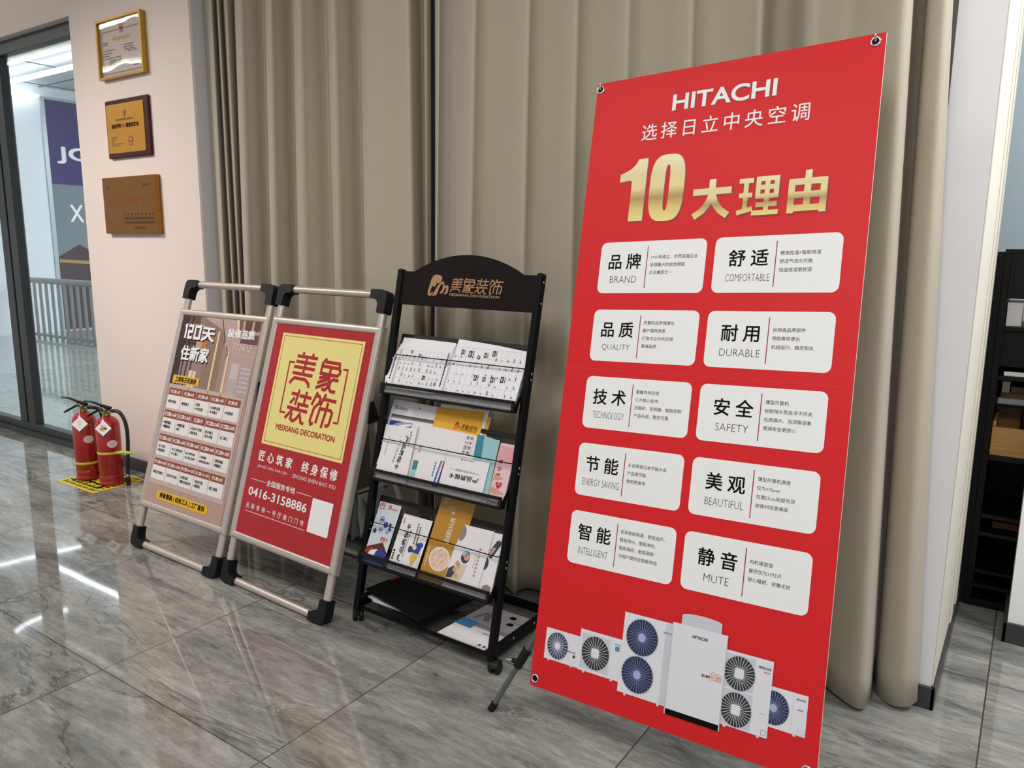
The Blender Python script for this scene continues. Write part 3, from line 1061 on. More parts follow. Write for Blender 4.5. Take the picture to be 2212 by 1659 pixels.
f3 = thing('brass_plaque', 'square brushed brass plaque with red lettering, lowest of the three', 'plaque', (-4.298, WY, 1.592))
mb = MB()
mb.box((-0.272, -0.03, -0.158), (0.272, 0, 0.158), M_BRASS)
pb = mb.build('body', f3, 0.003)
P = Print(Fr((0, -0.03, 0)), 0.0002)
M_ENG = mat('engraved_red', (150, 40, 24), 0.5, noise=0.05)
M_ENGD = mat('engraved_brown', (70, 44, 20), 0.5, noise=0.05)
P.spaced('共产党员经营户', -0.217, 0.216, 0.003, 0.05, M_ENG, 1, 0.0, 1, wx=0.72)
P.text('编号', -0.23, 0.095, -0.19, 0.112, M_ENGD, 1, 0.0, 1)
P.text('第233号', 0.146, 0.096, 0.22, 0.114, M_ENGD, 1, 0.02, 1)
P.spaced('中共锦州市委组织部', -0.066, 0.237, -0.058, 0.015, M_ENGD, 1, 0.02, 1)
P.text('中共锦州市委非公有制经济组织和社会组织工作委员会', -0.066, -0.08, 0.237, -0.067, M_ENGD, 1, 0.01, 1)
P.text('中共锦州市市场监督管理局党组', -0.062, -0.104, 0.238, -0.09, M_ENGD, 1, 0.02, 1)
P.text('2020年10月', 0.034, -0.132, 0.142, -0.119, M_ENGD, 1, 0.01, 1)
P.build('engraving', pb)

# ================================================================ FIRE EXTINGUISHERS
mat_t = thing('floor_sign', 'yellow and black striped safety floor sign under the fire extinguishers', 'floor sign', (-4.455, 2.25, 0))
mb = MB()
mb.box((-0.2, -0.155, 0.0005), (0.2, 0.155, 0.002), M_SAFEY)
sh = mb.build('sheet', mat_t)
P = Print(Fr((0, 0, 0.002), (1, 0, 0), (0, 1, 0), (0, 0, 1)), 0.0001)
P.rect(-0.188, -0.143, 0.188, 0.143, M_INK, 1)
P.rect(-0.158, -0.113, 0.158, 0.113, M_SAFEY, 2)
P.rect(-0.15, -0.105, 0.15, 0.105, M_INK, 3)
for k in range(12):
    x = -0.188 + k * 0.0325
    P.poly([(x, -0.143), (x + 0.016, -0.143), (x + 0.026, -0.113), (x + 0.010, -0.113)], M_SAFEY, 2)
    P.poly([(x, 0.113), (x + 0.016, 0.113), (x + 0.026, 0.143), (x + 0.010, 0.143)], M_SAFEY, 2)
for k in range(8):
    y = -0.113 + k * 0.029
    P.poly([(-0.188, y), (-0.158, y + 0.010), (-0.158, y + 0.025), (-0.188, y + 0.015)], M_SAFEY, 2)
    P.poly([(0.158, y), (0.188, y + 0.010), (0.188, y + 0.025), (0.158, y + 0.015)], M_SAFEY, 2)
P.text('消防器材', -0.135, -0.045, 0.135, 0.03, M_SAFEY, 4, 0.03, 1)
P.text('禁止挪用', -0.12, -0.095, 0.12, -0.06, M_SAFEY, 4, 0.02, 1)
P.build('printing', sh)


def extinguisher(x, y, rz, label, bend, tape_z, tape_m, ztop, hose_tie):
    t = thing('fire_extinguisher', label, 'fire extinguisher', (x, y, 0.0026), rz, 'fire extinguishers on the floor sign')
    k = ztop / 0.40
    mb = MB()
    r = 0.064
    mb.lathe([(0.0, 0.0), (r - 0.004, 0.0), (r, 0.004), (r, 0.028), (r - 0.0025, 0.031), (r, 0.034), (r, 0.062), (r - 0.002, 0.064), (r, 0.066), (r, 0.34 * k), (r - 0.0015, 0.342 * k), (r, 0.345 * k), (r - 0.002, 0.362 * k), (r - 0.012, 0.382 * k), (r - 0.03, 0.397 * k), (0.022, 0.402 * k), (0.0, 0.402 * k)], M_EXT, 36)
    mb.build('cylinder', t)
    z = 0.40 * k
    mb = MB()
    mb.lathe([(0.0, z), (0.022, z), (0.022, z + 0.012), (0.017, z + 0.016), (0.017, z + 0.034), (0.022, z + 0.036), (0.022, z + 0.048), (0.0, z + 0.048)], M_BRASSV, 16)
    mb.tube([(0.01, 0, z + 0.03), (0.05, 0, z + 0.034)], 0.010, M_CHROME, 10)
    mb.build('valve', t)
    mb = MB()
    mb.bar((0.03, 0, z + 0.05), (-0.03, 0, z + 0.06), 0.022, 0.014, M_BLACK, (0, 1, 0))
    mb.tube([(0.03, 0, z + 0.052), (-0.03, 0, z + 0.062), (-0.1, 0, z + 0.078), (-0.155, 0, z + 0.079)], [0.009, 0.008, 0.006, 0.004], M_BLACK, 8, squash=(1.6, 0.7))
    mb.build('squeeze_lever', t)
    mb = MB()
    mb.tube([(-0.01, 0, z + 0.045), (-0.05, 0, z + 0.036), (-0.1, 0, z + 0.012), (-0.14, 0, z - 0.008)], [0.009, 0.008, 0.008, 0.007], M_BLACK, 8, squash=(1.4, 0.8))
    mb.build('carry_handle', t)
    mb = MB()
    ring = [(0.016 * math.cos(a) - 0.005, -0.022, z + 0.04 + 0.016 * math.sin(a)) for a in [2 * PI * i / 14 for i in range(15)]]
    mb.tube(ring, 0.0018, M_CHROME, 6, False)
    mb.build('safety_pin', t)
    mb = MB()
    mb.lathe([(0.011, 0.0), (0.011, 0.0)], M_BRASSV, 3)
    if bend == 'down':
        pts = [(0.04, 0, z + 0.034), (0.075, 0.0, z + 0.038), (0.105, 0, z + 0.022), (0.13, 0, z - 0.02), (0.14, 0.0, z - 0.08), (0.137, 0.0, z - 0.16), (0.126, 0.0, z - 0.26), (0.118, 0, 0.06)]
    else:
        pts = [(0.04, 0, z + 0.034), (0.075, 0.0, z + 0.036), (0.1, 0.02, z + 0.02), (0.108, 0.03, z - 0.03), (0.103, 0.032, z - 0.12), (0.098, 0.03, z - 0.25), (0.095, 0.03, 0.07)]
    fine = []
    for i in range(len(pts) - 1):
        for q in range(4):
            p0, p1, p2, p3 = pts[max(i - 1, 0)], pts[i], pts[i + 1], pts[min(i + 2, len(pts) - 1)]
            tt = q / 4
            fine.append(tuple(0.5 * (2 * p1[c] + (p2[c] - p0[c]) * tt + (2 * p0[c] - 5 * p1[c] + 4 * p2[c] - p3[c]) * tt * tt + (3 * p1[c] - p0[c] - 3 * p2[c] + p3[c]) * tt ** 3) for c in range(3)))
    fine.append(pts[-1])
    mb = MB()
    mb.tube(fine, 0.0105, M_RUBBER, 12)
    ho = mb.build('hose', t)
    e = Vector(pts[-1])
    mb = MB()
    mb.tube([e + Vector((0, 0, 0.012)), e + Vector((0, 0, -0.004))], 0.0125, M_CHROME, 12)
    mb.tube([e + Vector((0, 0, -0.004)), e + Vector((0, 0, -0.056))], [0.012, 0.014], M_RUBBER, 12)
    mb.build('nozzle', ho)
    mb = MB()
    mb.lathe([(0.0645, tape_z - 0.007), (0.0652, tape_z - 0.006), (0.0652, tape_z + 0.006), (0.0645, tape_z + 0.007)], tape_m, 36)
    if hose_tie:
        mb.tube([(0.06, -0.02, tape_z), (0.1, -0.012, tape_z + 0.004), (0.135, -0.012, tape_z + 0.006), (0.17, 0, tape_z + 0.004)], [0.006, 0.008, 0.008, 0.003], M_LIME, 8, squash=(0.6, 1.3))
        mb.lathe([(0.0112, tape_z - 0.004), (0.0128, tape_z - 0.003), (0.0128, tape_z + 0.012), (0.0112, tape_z + 0.013)], M_LIME, 14, (0.134, 0, 0))
    mb.build('tape', t)
    # hang tag, in front of the shoulder
    ta = R(-62)
    fr = Fr((0.0655 * math.cos(ta), 0.0655 * math.sin(ta), z - 0.055), (-math.sin(ta), math.cos(ta), 0), (-0.28 * math.cos(ta), -0.28 * math.sin(ta), 0.96))
    mb = MB()
    mb.prism([(0, -0.044), (0.044, 0), (0, 0.044), (-0.044, 0)], 0.004, 0.005, fr, M_PAPER)
    mb.tube([fr.p(0, 0.038, 0.005), (-0.002, -0.024, z + 0.02)], 0.0012, M_PAPER, 5)
    tg = mb.build('hang_tag', t)
    P = Print(fr, 0.0052)
    if hose_tie:
        P.poly([(-0.024, -0.006), (-0.004, 0.012), (0.016, 0.002), (-0.004, -0.016)], mat('tag_yellow', (198, 150, 50), 0.5, noise=0.05), 1)
        P.poly([(0.008, 0.008), (0.022, -0.004), (0.012, -0.01), (0.004, 0.002)], M_GREYINK, 2)
    for k in range(4):
        P.rect(-0.018 + 0.004 * k, 0.016 - k * 0.011, 0.016 - 0.002 * k, 0.0185 - k * 0.011, mat('tag_pink', (208, 160, 150), 0.5, noise=0.03), 1)
    P.build('printing', tg)
    # oval maker's sticker wrapped on the cylinder
    mb = MB()
    V = []
    a0, zc = R(-28), z - 0.15
    stk = mat('sticker_pink', (232, 208, 208), 0.4, noise=0.02)
    for q in range(5):
        for i in range(32):
            a, rr = 2 * PI * i / 32, q / 4
            th = a0 + math.cos(a) * 0.43 * rr
            V.append((0.0647 * math.cos(th), 0.0647 * math.sin(th), zc + 0.022 * math.sin(a) * rr))
    mb.faces(V, [(q * 32 + i, (q + 1) * 32 + i, (q + 1) * 32 + (i + 1) % 32, q * 32 + (i + 1) % 32) for q in range(4) for i in range(32)], stk, True)
    V2 = [(0.0649 * math.cos(a0 + du), 0.0649 * math.sin(a0 + du), zc + dz) for (du, dz) in ((-0.1, -0.008), (0.1, -0.008), (0.1, 0.008), (-0.1, 0.008))]
    mb.faces(V2, [(0, 1, 2, 3)], mat('tag_pink', (208, 160, 150), 0.5, noise=0.03))
    mb.build('sticker', t)
    return t


extinguisher(-4.333, 2.248, R(16), 'red fire extinguisher with its hose down its right side, nearest the wall corner', 'down', 0.195, M_TAPE, 0.40, True)
extinguisher(-4.549, 2.226, R(16), 'red fire extinguisher partly behind the other, nearest the glass', 'side', 0.105, M_TAPE, 0.40, False)

# ================================================================ A-FRAME SIGNS


def lean(t, y0=0.0):
    """frame leaning back by t about its foot line"""
    return Fr((0, y0, 0), (1, 0, 0), (0, math.sin(t), math.cos(t)))


def aframe(name, x, y, rz, tilt, label, poster_m, printer):
    W, Hh = 0.655, 1.262
    t = thing(name, label, 'sign', (x, y, 0), rz, 'aluminium a-frame pavement signs')
    fr = lean(tilt, 0.0)
    # four black corner pieces: L shapes rounded outside, with a curved web inside
    for (cx, sx) in ((0, 1), (W, -1)):
        for (cz, sz) in ((0, 1), (Hh, -1)):
            prof = [(0.0, 0.03), (0.004, 0.012), (0.014, 0.003), (0.03, 0.0), (0.09, 0.0), (0.09, 0.034), (0.064, 0.036), (0.05, 0.042), (0.043, 0.056), (0.041, 0.09), (0.0, 0.09)]
            poly = [(cx + sx * a, cz + sz * b) for a, b in prof]
            if sx * sz < 0:
                poly = poly[::-1]
            m = MB()
            m.prism(poly, -0.021, 0.021, fr, M_BLACKPL)
            m.build('corner_piece', t, 0.006, 3)
    for cx in (0.021, W - 0.021):
        m = MB()
        m.tube([fr.p(cx, 0.085), fr.p(cx, Hh - 0.085)], 0.0165, M_ALU, 14)
        m.build('side_tube', t)
    for nm, cz in (('foot_tube', 0.017), ('handle_tube', Hh - 0.017)):
        m = MB()
        m.tube([fr.p(0.085, cz), fr.p(W - 0.085, cz)], 0.0155, M_ALU, 14)
        m.build(nm, t)
    # snap frame round the poster
    v0, v1 = 0.183, 1.122
    m = MB()
    m.box((0.004, -0.012, v0 + 0.004), (W - 0.004, 0.010, v1 - 0.004), M_ALUD, fr)
    m.build('back_panel', t)
    bw = 0.029

    def rail_bar(name, a, b, mit):
        # half-round mitred moulding from a to b
        ax, az = a
        bx, bz = b
        d = Vector((bx - ax, bz - az)).normalized()
        nrm = Vector((-d.y, d.x))
        V = []
        K = 9
        for (px, pz, s_) in ((ax, az, 1), (bx, bz, -1)):
            for k in range(K):
                th = PI * k / (K - 1)
                off = bw / 2 - bw / 2 * math.cos(th)
                w = 0.010 + 0.010 * math.sin(th) ** 0.6
                q = Vector((px, pz)) + nrm * off + d * s_ * off
                V.append(fr.p(q.x, q.y, w))
        F = [(k, k + 1, K + k + 1, K + k) for k in range(K - 1)]
        mm = MB()
        mm.faces(V, [f[::-1] for f in F], M_ALU, True)
        mm.faces(V, [(0, K, 2 * K - 1, K - 1)], M_ALUD)
        return mm.build(name, t)
    rail_bar('frame_rail', (0.0, v0), (W, v0), 1)
    rail_bar('frame_rail', (W, v0), (W, v1), 1)
    rail_bar('frame_rail', (W, v1), (0.0, v1), 1)
    rail_bar('frame_rail', (0.0, v1), (0.0, v0), 1)
    for xx in (0.0, W):
        m = MB()
        m.box((xx - 0.002, -0.010, v0), (xx + 0.002, 0.012, v1), M_ALU, fr)
        m.build('edge_strip', t)
    m = MB()
    m.box((0.02, -0.0125, v0 + 0.015), (W - 0.02, -0.0118, v1 - 0.015), poster_m, fr)
    po = m.build('poster', t)
    P = Print(Fr(fr.p(0.0145, 0, 0.0126), fr.U, fr.V), 0.0)
    printer(P)
    P.build('poster_print', po)
    # rear legs, spreader and hinge
    hz = 0.77
    hy = hz * math.tan(tilt)
    foot = (0.5, 0.017)
    for xx in (0.021, W - 0.021):
        m = MB()
        m.tube([(xx, hy + 0.03, hz), (xx, foot[0], 0.09)], 0.0145, M_ALU, 12)
        m.build('rear_leg', t)
        m = MB()
        m.prism([(hy - 0.01, hz - 0.05), (hy + 0.05, hz - 0.045), (hy + 0.02, hz + 0.035), (hy + 0.005, hz + 0.03)], -0.004, 0.004, Fr((xx + (0.024 if xx > 0.3 else -0.024), 0, 0), (0, 1, 0), (0, 0, 1), (1, 0, 0)), M_BLACKPL)
        m.build('hinge_plate', t, 0.002)
        m = MB()
        zz = 0.455
        m.tube([(xx, zz * math.tan(tilt) + 0.01, zz), (xx, foot[0] - (foot[0] - hy) * zz / hz, zz - 0.008)], 0.004, M_ALUD, 8)
        m.build('spreader', t)
        m = MB()
        m.tube([(xx, foot[0] - 0.012, 0.1), (xx, foot[0], 0.02)], 0.019, M_BLACKPL, 12)
        m.build('rear_foot', t, 0.003)
    m = MB()
    m.tube([(0.03, foot[0], 0.018), (W - 0.03, foot[0], 0.018)], 0.0145, M_ALU, 12)
    m.build('rear_foot_tube', t)
    return t


M_BG = mat('poster_mauve', (168, 138, 128), 0.4, noise=0.03, nscale=12)


def PM(name, rgb):
    return mat('print_' + name, rgb, 0.42, noise=0.02)


GRID = [[('1-3', ['保护/拆除']), ('4-6', ['砌筑施工']), ('7-8', ['放线', '水电交底']), ('9-13', ['水电料进场', '水电施工']), ('14', ['水电验收'])],
        [('15-16', ['地暖铺装', '地暖验收']), ('17-20', ['地暖回填', '晾干']), ('21', ['水泥沙子进场', '瓷砖进场']), ('22-24', ['防水施工', '闭水试验']), ('25-50', ['瓦工施工'])],
        [('50-55', ['瓦工晾干', '地面保护']), ('56-60', ['木工材料进场', '木工施工']), ('61-86', ['油工材料进场', '油工施工及晾干']), ('87-90', ['打磨墙面', '喷乳胶漆及晾干']), ('91-93', ['清理地面', '美缝施工'])],
        [('94-95', ['集成吊顶施工']), ('96-103', ['主材平行安装']), ('104-115', ['定制安装', '橱柜台面安装']), ('115-119', ['保洁打胶', '预验收']), ('120', ['竣工验收'])]]


def print_schedule(P):
    dk, br, md = PM('espresso', (46, 26, 22)), PM('umber', (96, 58, 46)), PM('taupe', (142, 112, 98))
    lt, cr, lav = PM('blush', (186, 158, 148)), PM('lamp_cream', (232, 208, 166)), PM('lavender', (182, 168, 170))
    l2, orange, wine = PM('mist', (200, 184, 180)), PM('ochre', (178, 116, 40)), PM('wine', (112, 28, 24))
    # the printed interior
    P.rect(0.012, 0.203, 0.6, 1.10, lt, 1)
    P.rect(0.012, 0.56, 0.07, 1.10, dk, 2)
    P.rect(0.06, 0.92, 0.16, 1.10, br, 2)
    P.rect(0.07, 0.985, 0.155, 1.06, PM('rose_brown', (132, 96, 90)), 3)
    P.line([(0.10, 1.10), (0.105, 0.93)], 0.010, dk, 4)
    P.line([(0.07, 0.965), (0.16, 0.965)], 0.008, dk, 4)
    P.rect(0.07, 0.70, 0.245, 0.93, PM('mauve_shelf', (150, 122, 118)), 3)
    for x in (0.085, 0.118, 0.15):
        P.line([(x, 0.58), (x + 0.004, 0.93)], 0.010, dk, 4)
    P.rect(0.15, 0.64, 0.205, 0.84, cr, 4)
    P.line([(0.178, 0.64), (0.18, 0.84)], 0.004, md, 5)
    P.rect(0.205, 0.92, 0.246, 0.985, orange, 5)
    P.poly([(0.215, 0.985), (0.26, 0.985), (0.255, 1.035), (0.235, 1.045), (0.22, 1.03)], wine, 5)
    P.poly([(0.245, 0.74), (0.365, 0.74), (0.365, 1.0), (0.352, 1.03), (0.33, 1.045), (0.16, 1.10), (0.16, 1.06), (0.245, 1.045)], md, 3)
    P.line([(0.318, 1.035), (0.322, 0.72)], 0.012, cr, 5)
    P.line([(0.33, 1.03), (0.334, 0.72)], 0.012, PM('amber_shade', (150, 116, 84)), 4)
    P.poly([(0.335, 1.03), (0.35, 1.02), (0.40, 0.93), (0.40, 0.72), (0.335, 0.72)], PM('dusty', (158, 130, 120)), 2)
    P.line([(0.415, 0.95), (0.42, 0.70)], 0.012, cr, 5)
    P.rect(0.425, 0.72, 0.6, 0.93, PM('rose_wall', (188, 154, 144)), 3)
    P.rect(0.448, 0.75, 0.515, 0.905, lav, 4)
    P.rect(0.456, 0.83, 0.508, 0.90, l2, 5)
    P.rect(0.522, 0.75, 0.59, 0.905, PM('blind', (176, 156, 160)), 4)
    for k in range(7):
        P.rect(0.524, 0.76 + k * 0.02, 0.588, 0.768 + k * 0.02, l2, 5)
    P.line([(0.322, 1.09), (0.372, 0.995), (0.365, 0.982)], 0.004, dk, 5)
    P.line([(0.388, 0.97), (0.41, 0.935), (0.40, 0.928)], 0.004, dk, 5)
    P.poly([(0.425, 1.10), (0.445, 1.10), (0.46, 1.03), (0.45, 1.03)], cr, 4)
    P.poly([(0.445, 1.10), (0.47, 1.10), (0.478, 1.03), (0.46, 1.03)], PM('soffit', (120, 86, 62)), 4)
    P.rrect(0.492, 1.05, 0.538, 1.10, 0.012, br, 4)
    P.rrect(0.555, 1.05, 0.598, 1.10, 0.012, br, 4)
    P.rect(0.478, 0.992, 0.598, 1.035, PM('beam', (104, 66, 52)), 4)
    P.rect(0.012, 0.203, 0.6, 0.335, PM('floor_stone', (182, 152, 138)), 2)
    for q in ([(0.25, 0.335), (0.262, 0.205)], [(0.31, 0.335), (0.325, 0.29)], [(0.4, 0.31), (0.47, 0.27), (0.52, 0.255)]):
        P.line(q, 0.004, l2, 3)
    P.rect(0.02, 0.30, 0.588, 0.765, PM('haze', (196, 172, 164)), 5)
    # headings
    w, k_ = M_WHITE, M_INK
    for dx, l, mm in ((0.004, 6, k_), (0, 7, w)):
        dd = -0.005 if l == 6 else 0
        ox, oy = 0.052 + dx, 0.984 + dd
        P.strokes([[(0.0, 0.058), (0.012, 0.062), (0.012, 0.0)], [(0.03, 0.061), (0.062, 0.061), (0.062, 0.034), (0.036, 0.034), (0.036, 0.006), (0.066, 0.006)],
                   [(0.085, 0.061), (0.124, 0.061), (0.124, 0.006), (0.085, 0.006), (0.085, 0.067)]], 0.0135, mm, l, lambda x, y: (ox + x, oy + y))
        P.text('天', 0.19 + dx, 0.98 + dd, 0.29 + dx, 1.046 + dd, mm, l, 0.03)
        P.text('住新家', 0.058 + dx, 0.882 + dd, 0.275 + dx, 0.952 + dd, mm, l, 0.03)
    P.text('装修品质', 0.382, 1.012, 0.574, 1.052, w, 7, 0.035)
    P.text('有保证', 0.437, 0.956, 0.574, 0.993, PM('pale_pink', (232, 206, 204)), 7, 0.0)
    yl = PM('label_yellow', (232, 178, 38))
    P.rect(0.04, 0.773, 0.245, 0.809, yl, 7)
    P.poly([(0.045, 0.774), (0.064, 0.774), (0.048, 0.764)], yl, 7)
    P.text('工期每日进展表', 0.06, 0.778, 0.226, 0.804, k_, 8, 0.025)
    # timetable cells
    hd, cell = PM('cell_brown', (146, 66, 30)), PM('cell_white', (232, 228, 224))
    rows = [(0.652, 0.714, 0.747), (0.543, 0.606, 0.642), (0.432, 0.494, 0.529), (0.322, 0.384, 0.416)]
    for (b, mid, tp), row in zip(rows, GRID):
        for i, (days, items) in enumerate(row):
            u0 = 0.031 + i * 0.1088
            u1 = u0 + 0.1045
            P.rect(u0, mid, u1, tp, hd, 6)
            P.rect(u0, b, u1, mid, cell, 6)
            s = '开工第' + days + '天'
            wd = min(0.098, 0.048 + 0.0095 * len(days))
            P.text(s, (u0 + u1) / 2 - wd / 2, mid + 0.008, (u0 + u1) / 2 + wd / 2, tp - 0.008, w, 7, 0.03, 1)
            n = len(items)
            em = min(0.0150, 0.085 / max(len(q) for q in items))
            for j, q in enumerate(items):
                P.flow('•' + q, u0 + 0.006, (b + mid) / 2 - 0.005 + (n - 1) * 0.0095 - j * 0.019, em, k_, 7, 0.02, 1, 0.95)
    P.rrect(0.104, 0.237, 0.497, 0.279, 0.0205, yl, 6)
    P.text('美象整装 | 自有工人 | 工厂直供', 0.13, 0.244, 0.474, 0.272, k_, 7, 0.03)


def print_logo_sign(P):
    y, r, w = M_YELLOW, M_REDPRINT, M_WHITE
    P.rect(0.07, 0.59, 0.568, 1.058, y, 1)
    P.frame(0.083, 0.602, 0.556, 1.0475, 0.0022, r, 2)
    wd = 0.0135
    glyph_set(P, 0, 0.172, 0.848, 0.318, 0.988, wd, r, 2)
    glyph_set(P, 1, 0.335, 0.848, 0.462, 0.975, wd, r, 2)
    glyph_set(P, 2, 0.185, 0.702, 0.326, 0.835, wd, r, 2)
    glyph_set(P, 3, 0.332, 0.702, 0.472, 0.838, wd, r, 2)
    P.line([(0.182, 0.941), (0.149, 0.941), (0.149, 0.733), (0.182, 0.733)], 0.008, r, 2)
    P.line([(0.475, 0.941), (0.502, 0.941), (0.502, 0.733), (0.475, 0.733)], 0.008, r, 2)
    P.text('MEIXIANG DECORATION', 0.142, 0.659, 0.503, 0.683, r, 2, 0.025)
    P.spaced('匠心筑家', 0.07, 0.29, 0.519, 0.046, w, 1, 0.02, wx=0.95)
    P.spaced('终身保修', 0.348, 0.559, 0.519, 0.046, w, 1, 0.02, wx=0.95)
    P.text('JIANG XIN ZHU JIA', 0.075, 0.4885, 0.268, 0.5025, w, 1, -0.005)
    P.text('ZHONG SHEN BAO XIU', 0.302, 0.4885, 0.558, 0.5035, w, 1, -0.005)
    P.rect(0.052, 0.4375, 0.148, 0.4395, w, 1)
    P.rect(0.346, 0.4375, 0.436, 0.4395, w, 1)
    P.text('全国服务专线', 0.155, 0.4275, 0.336, 0.452, w, 1, 0.012)
    P.text('0416-3158886', 0.05, 0.371, 0.423, 0.407, w, 1, 0.015)
    P.spaced('光彩市场一号厅南门门市', 0.052, 0.424, 0.319, 0.024, w, 1, 0.008)
    P.rect(0.051, 0.3055, 0.433, 0.3075, w, 1)
    P.rrect(0.447, 0.306, 0.566, 0.436, 0.004, w, 1)


aframe('pavement_sign', -3.361, 1.818, R(-0.9), R(17.2), 'metal a-frame sign with a brown renovation timetable poster', M_BG, print_schedule)
aframe('pavement_sign', -2.687, 1.820, R(-2.5), R(16.66), 'metal a-frame sign with a red poster and pale yellow emblem', M_REDPRINT, print_logo_sign)

# grey knitted cloth hung over the right-hand spreader of the red sign
def knit_material():
    m = bpy.data.materials.new('grey_knit')
    m.use_nodes = True
    nt = m.node_tree
    L = nt.links.new
    b = nt.nodes['Principled BSDF']
    tc = nd(nt, 'ShaderNodeTexCoord')
    wv = nd(nt, 'ShaderNodeTexWave', Scale=95.0)
    wv.bands_direction = 'Z'
    r = ramp(nt, [(0.2, (112, 114, 110)), (0.8, (138, 140, 136))])
    L(tc.outputs['Object'], wv.inputs['Vector'])
    L(wv.outputs['Fac'], r.inputs[0])
    L(r.outputs[0], b.inputs['Base Color'])
    b.inputs['Roughness'].default_value = 0.9
    bp = nd(nt, 'ShaderNodeBump')
    bp.inputs['Strength'].default_value = 0.6
    bp.inputs['Distance'].default_value = 0.003
    L(wv.outputs['Fac'], bp.inputs['Height'])
    L(bp.outputs['Normal'], b.inputs['Normal'])
    return m


M_KNIT = knit_material()
ck = thing('knit_cloth', 'grey ribbed cloth draped over the brace behind the red sign', 'cloth', (-2.054, 1.955, 0.452))
mb = MB()
prof = []
for i in range(10):
    prof.append((0.022 - 0.012 * i / 9.0 + 0.004 * math.sin(i), -0.17 + 0.17 * i / 9.0))
for i in range(1, 6):
    a = PI * i / 6
    prof.append((0.010 * math.cos(a), 0.010 * math.sin(a) + 0.002))
for i in range(10):
    prof.append((-0.010 - 0.02 * i / 9.0, -0.19 * i / 9.0))
V, F = [], []
nj = 12
for j in range(nj):
    y = 0.018 + 0.165 * j / (nj - 1)
    for (x, z) in prof:
        zz = z * (1.0 - 0.2 * math.sin(j * 0.9) * 0.3) - 0.07 * (y - 0.018) * 0.3
        V.append((x + 0.006 * math.sin(j * 1.1) * min(1, -z * 12 if z < 0 else 0), y + 0.02 * z, zz))
npf = len(prof)
for j in range(nj - 1):
    for i in range(npf - 1):
        F.append((j * npf + i, j * npf + i + 1, (j + 1) * npf + i + 1, (j + 1) * npf + i))
mb.faces(V, F, M_KNIT, True)
co = mb.build('body', ck)
so = co.modifiers.new('thickness', 'SOLIDIFY')
so.thickness = 0.006
so.offset = 1
mb = MB()
mb.prism([(0.02, 0.0), (0.135, 0.012), (0.115, -0.13), (0.095, -0.135)], 0.0, 0.006, Fr((0.03, 0, 0), (0, 1, 0), (-0.09, 0, 1), (1, 0, 0.09)), M_KNIT)
mb.build('flap', ck, 0.003)

# ================================================================ BROCHURE RACK
RX, RYY, RT = -1.983, 1.887, R(12.525)
RW = 0.64
rack = thing('brochure_rack', 'black metal brochure rack with three mesh trays and an arched brown header', 'rack', (RX, RYY, 0), 0)
RF = Fr((0, 0, 0.05), (1, 0, 0), (0, math.sin(RT), math.cos(RT)))
for u in (0.0135, 0.6265):
    m = MB()
    m.bar(RF.p(u, -0.012), RF.p(u, 1.272), 0.024, 0.032, M_BLACK)
    po = m.build('post', rack, 0.008, 3)
    for v in (1.242, 1.171, 0.939, 0.920, 0.628, 0.609, 0.319, 0.299):
        for sd in ((1, 0, 0), (-1, 0, 0)):
            c = RF.p(u + sd[0] * 0.0122, v)
            m = MB()
            m.lathe([(0.0, 0.0016 * sd[0]), (0.0032, 0.0012 * sd[0]), (0.0042, 0.0)], M_CHROME, 10, (c.x, c.y, c.z), 'x')
            m.build('screw', po)
# header with an arched top
arch = [(0.022, 1.141), (0.618, 1.141), (0.618, 1.264), (0.558, 1.264)]
cx0, half, rise = 0.319, 0.239, 0.064
rad = (half * half + rise * rise) / (2 * rise)
for i in range(1, 30):
    a = math.asin(half / rad) * (1 - 2 * i / 30)
    arch.append((cx0 + rad * math.sin(a), 1.264 + rise - rad + rad * math.cos(a)))
arch += [(0.08, 1.264), (0.022, 1.264)]
m = MB()
m.prism(arch, -0.006, 0.006, RF, M_WOODHEAD)
hdr = m.build('header_board', rack, 0.0015)
P = Print(Fr(RF.p(0, 0, 0.0062), RF.U, RF.V), 0.0001)
emblem(P, 0.155, 1.177, 0.483, 1.254, M_GOLDTXT, 1)
P.build('header_lettering', hdr)

TRAYS = [(0.805, 1.034), (0.49, 0.733), (0.182, 0.425)]


def tray_frame(i):
    vf, vb = TRAYS[i]
    a, b = RF.p(0, vf, 0.022), RF.p(0, vb, -0.035)
    return Fr(a, (1, 0, 0), b - a), (b - a).length


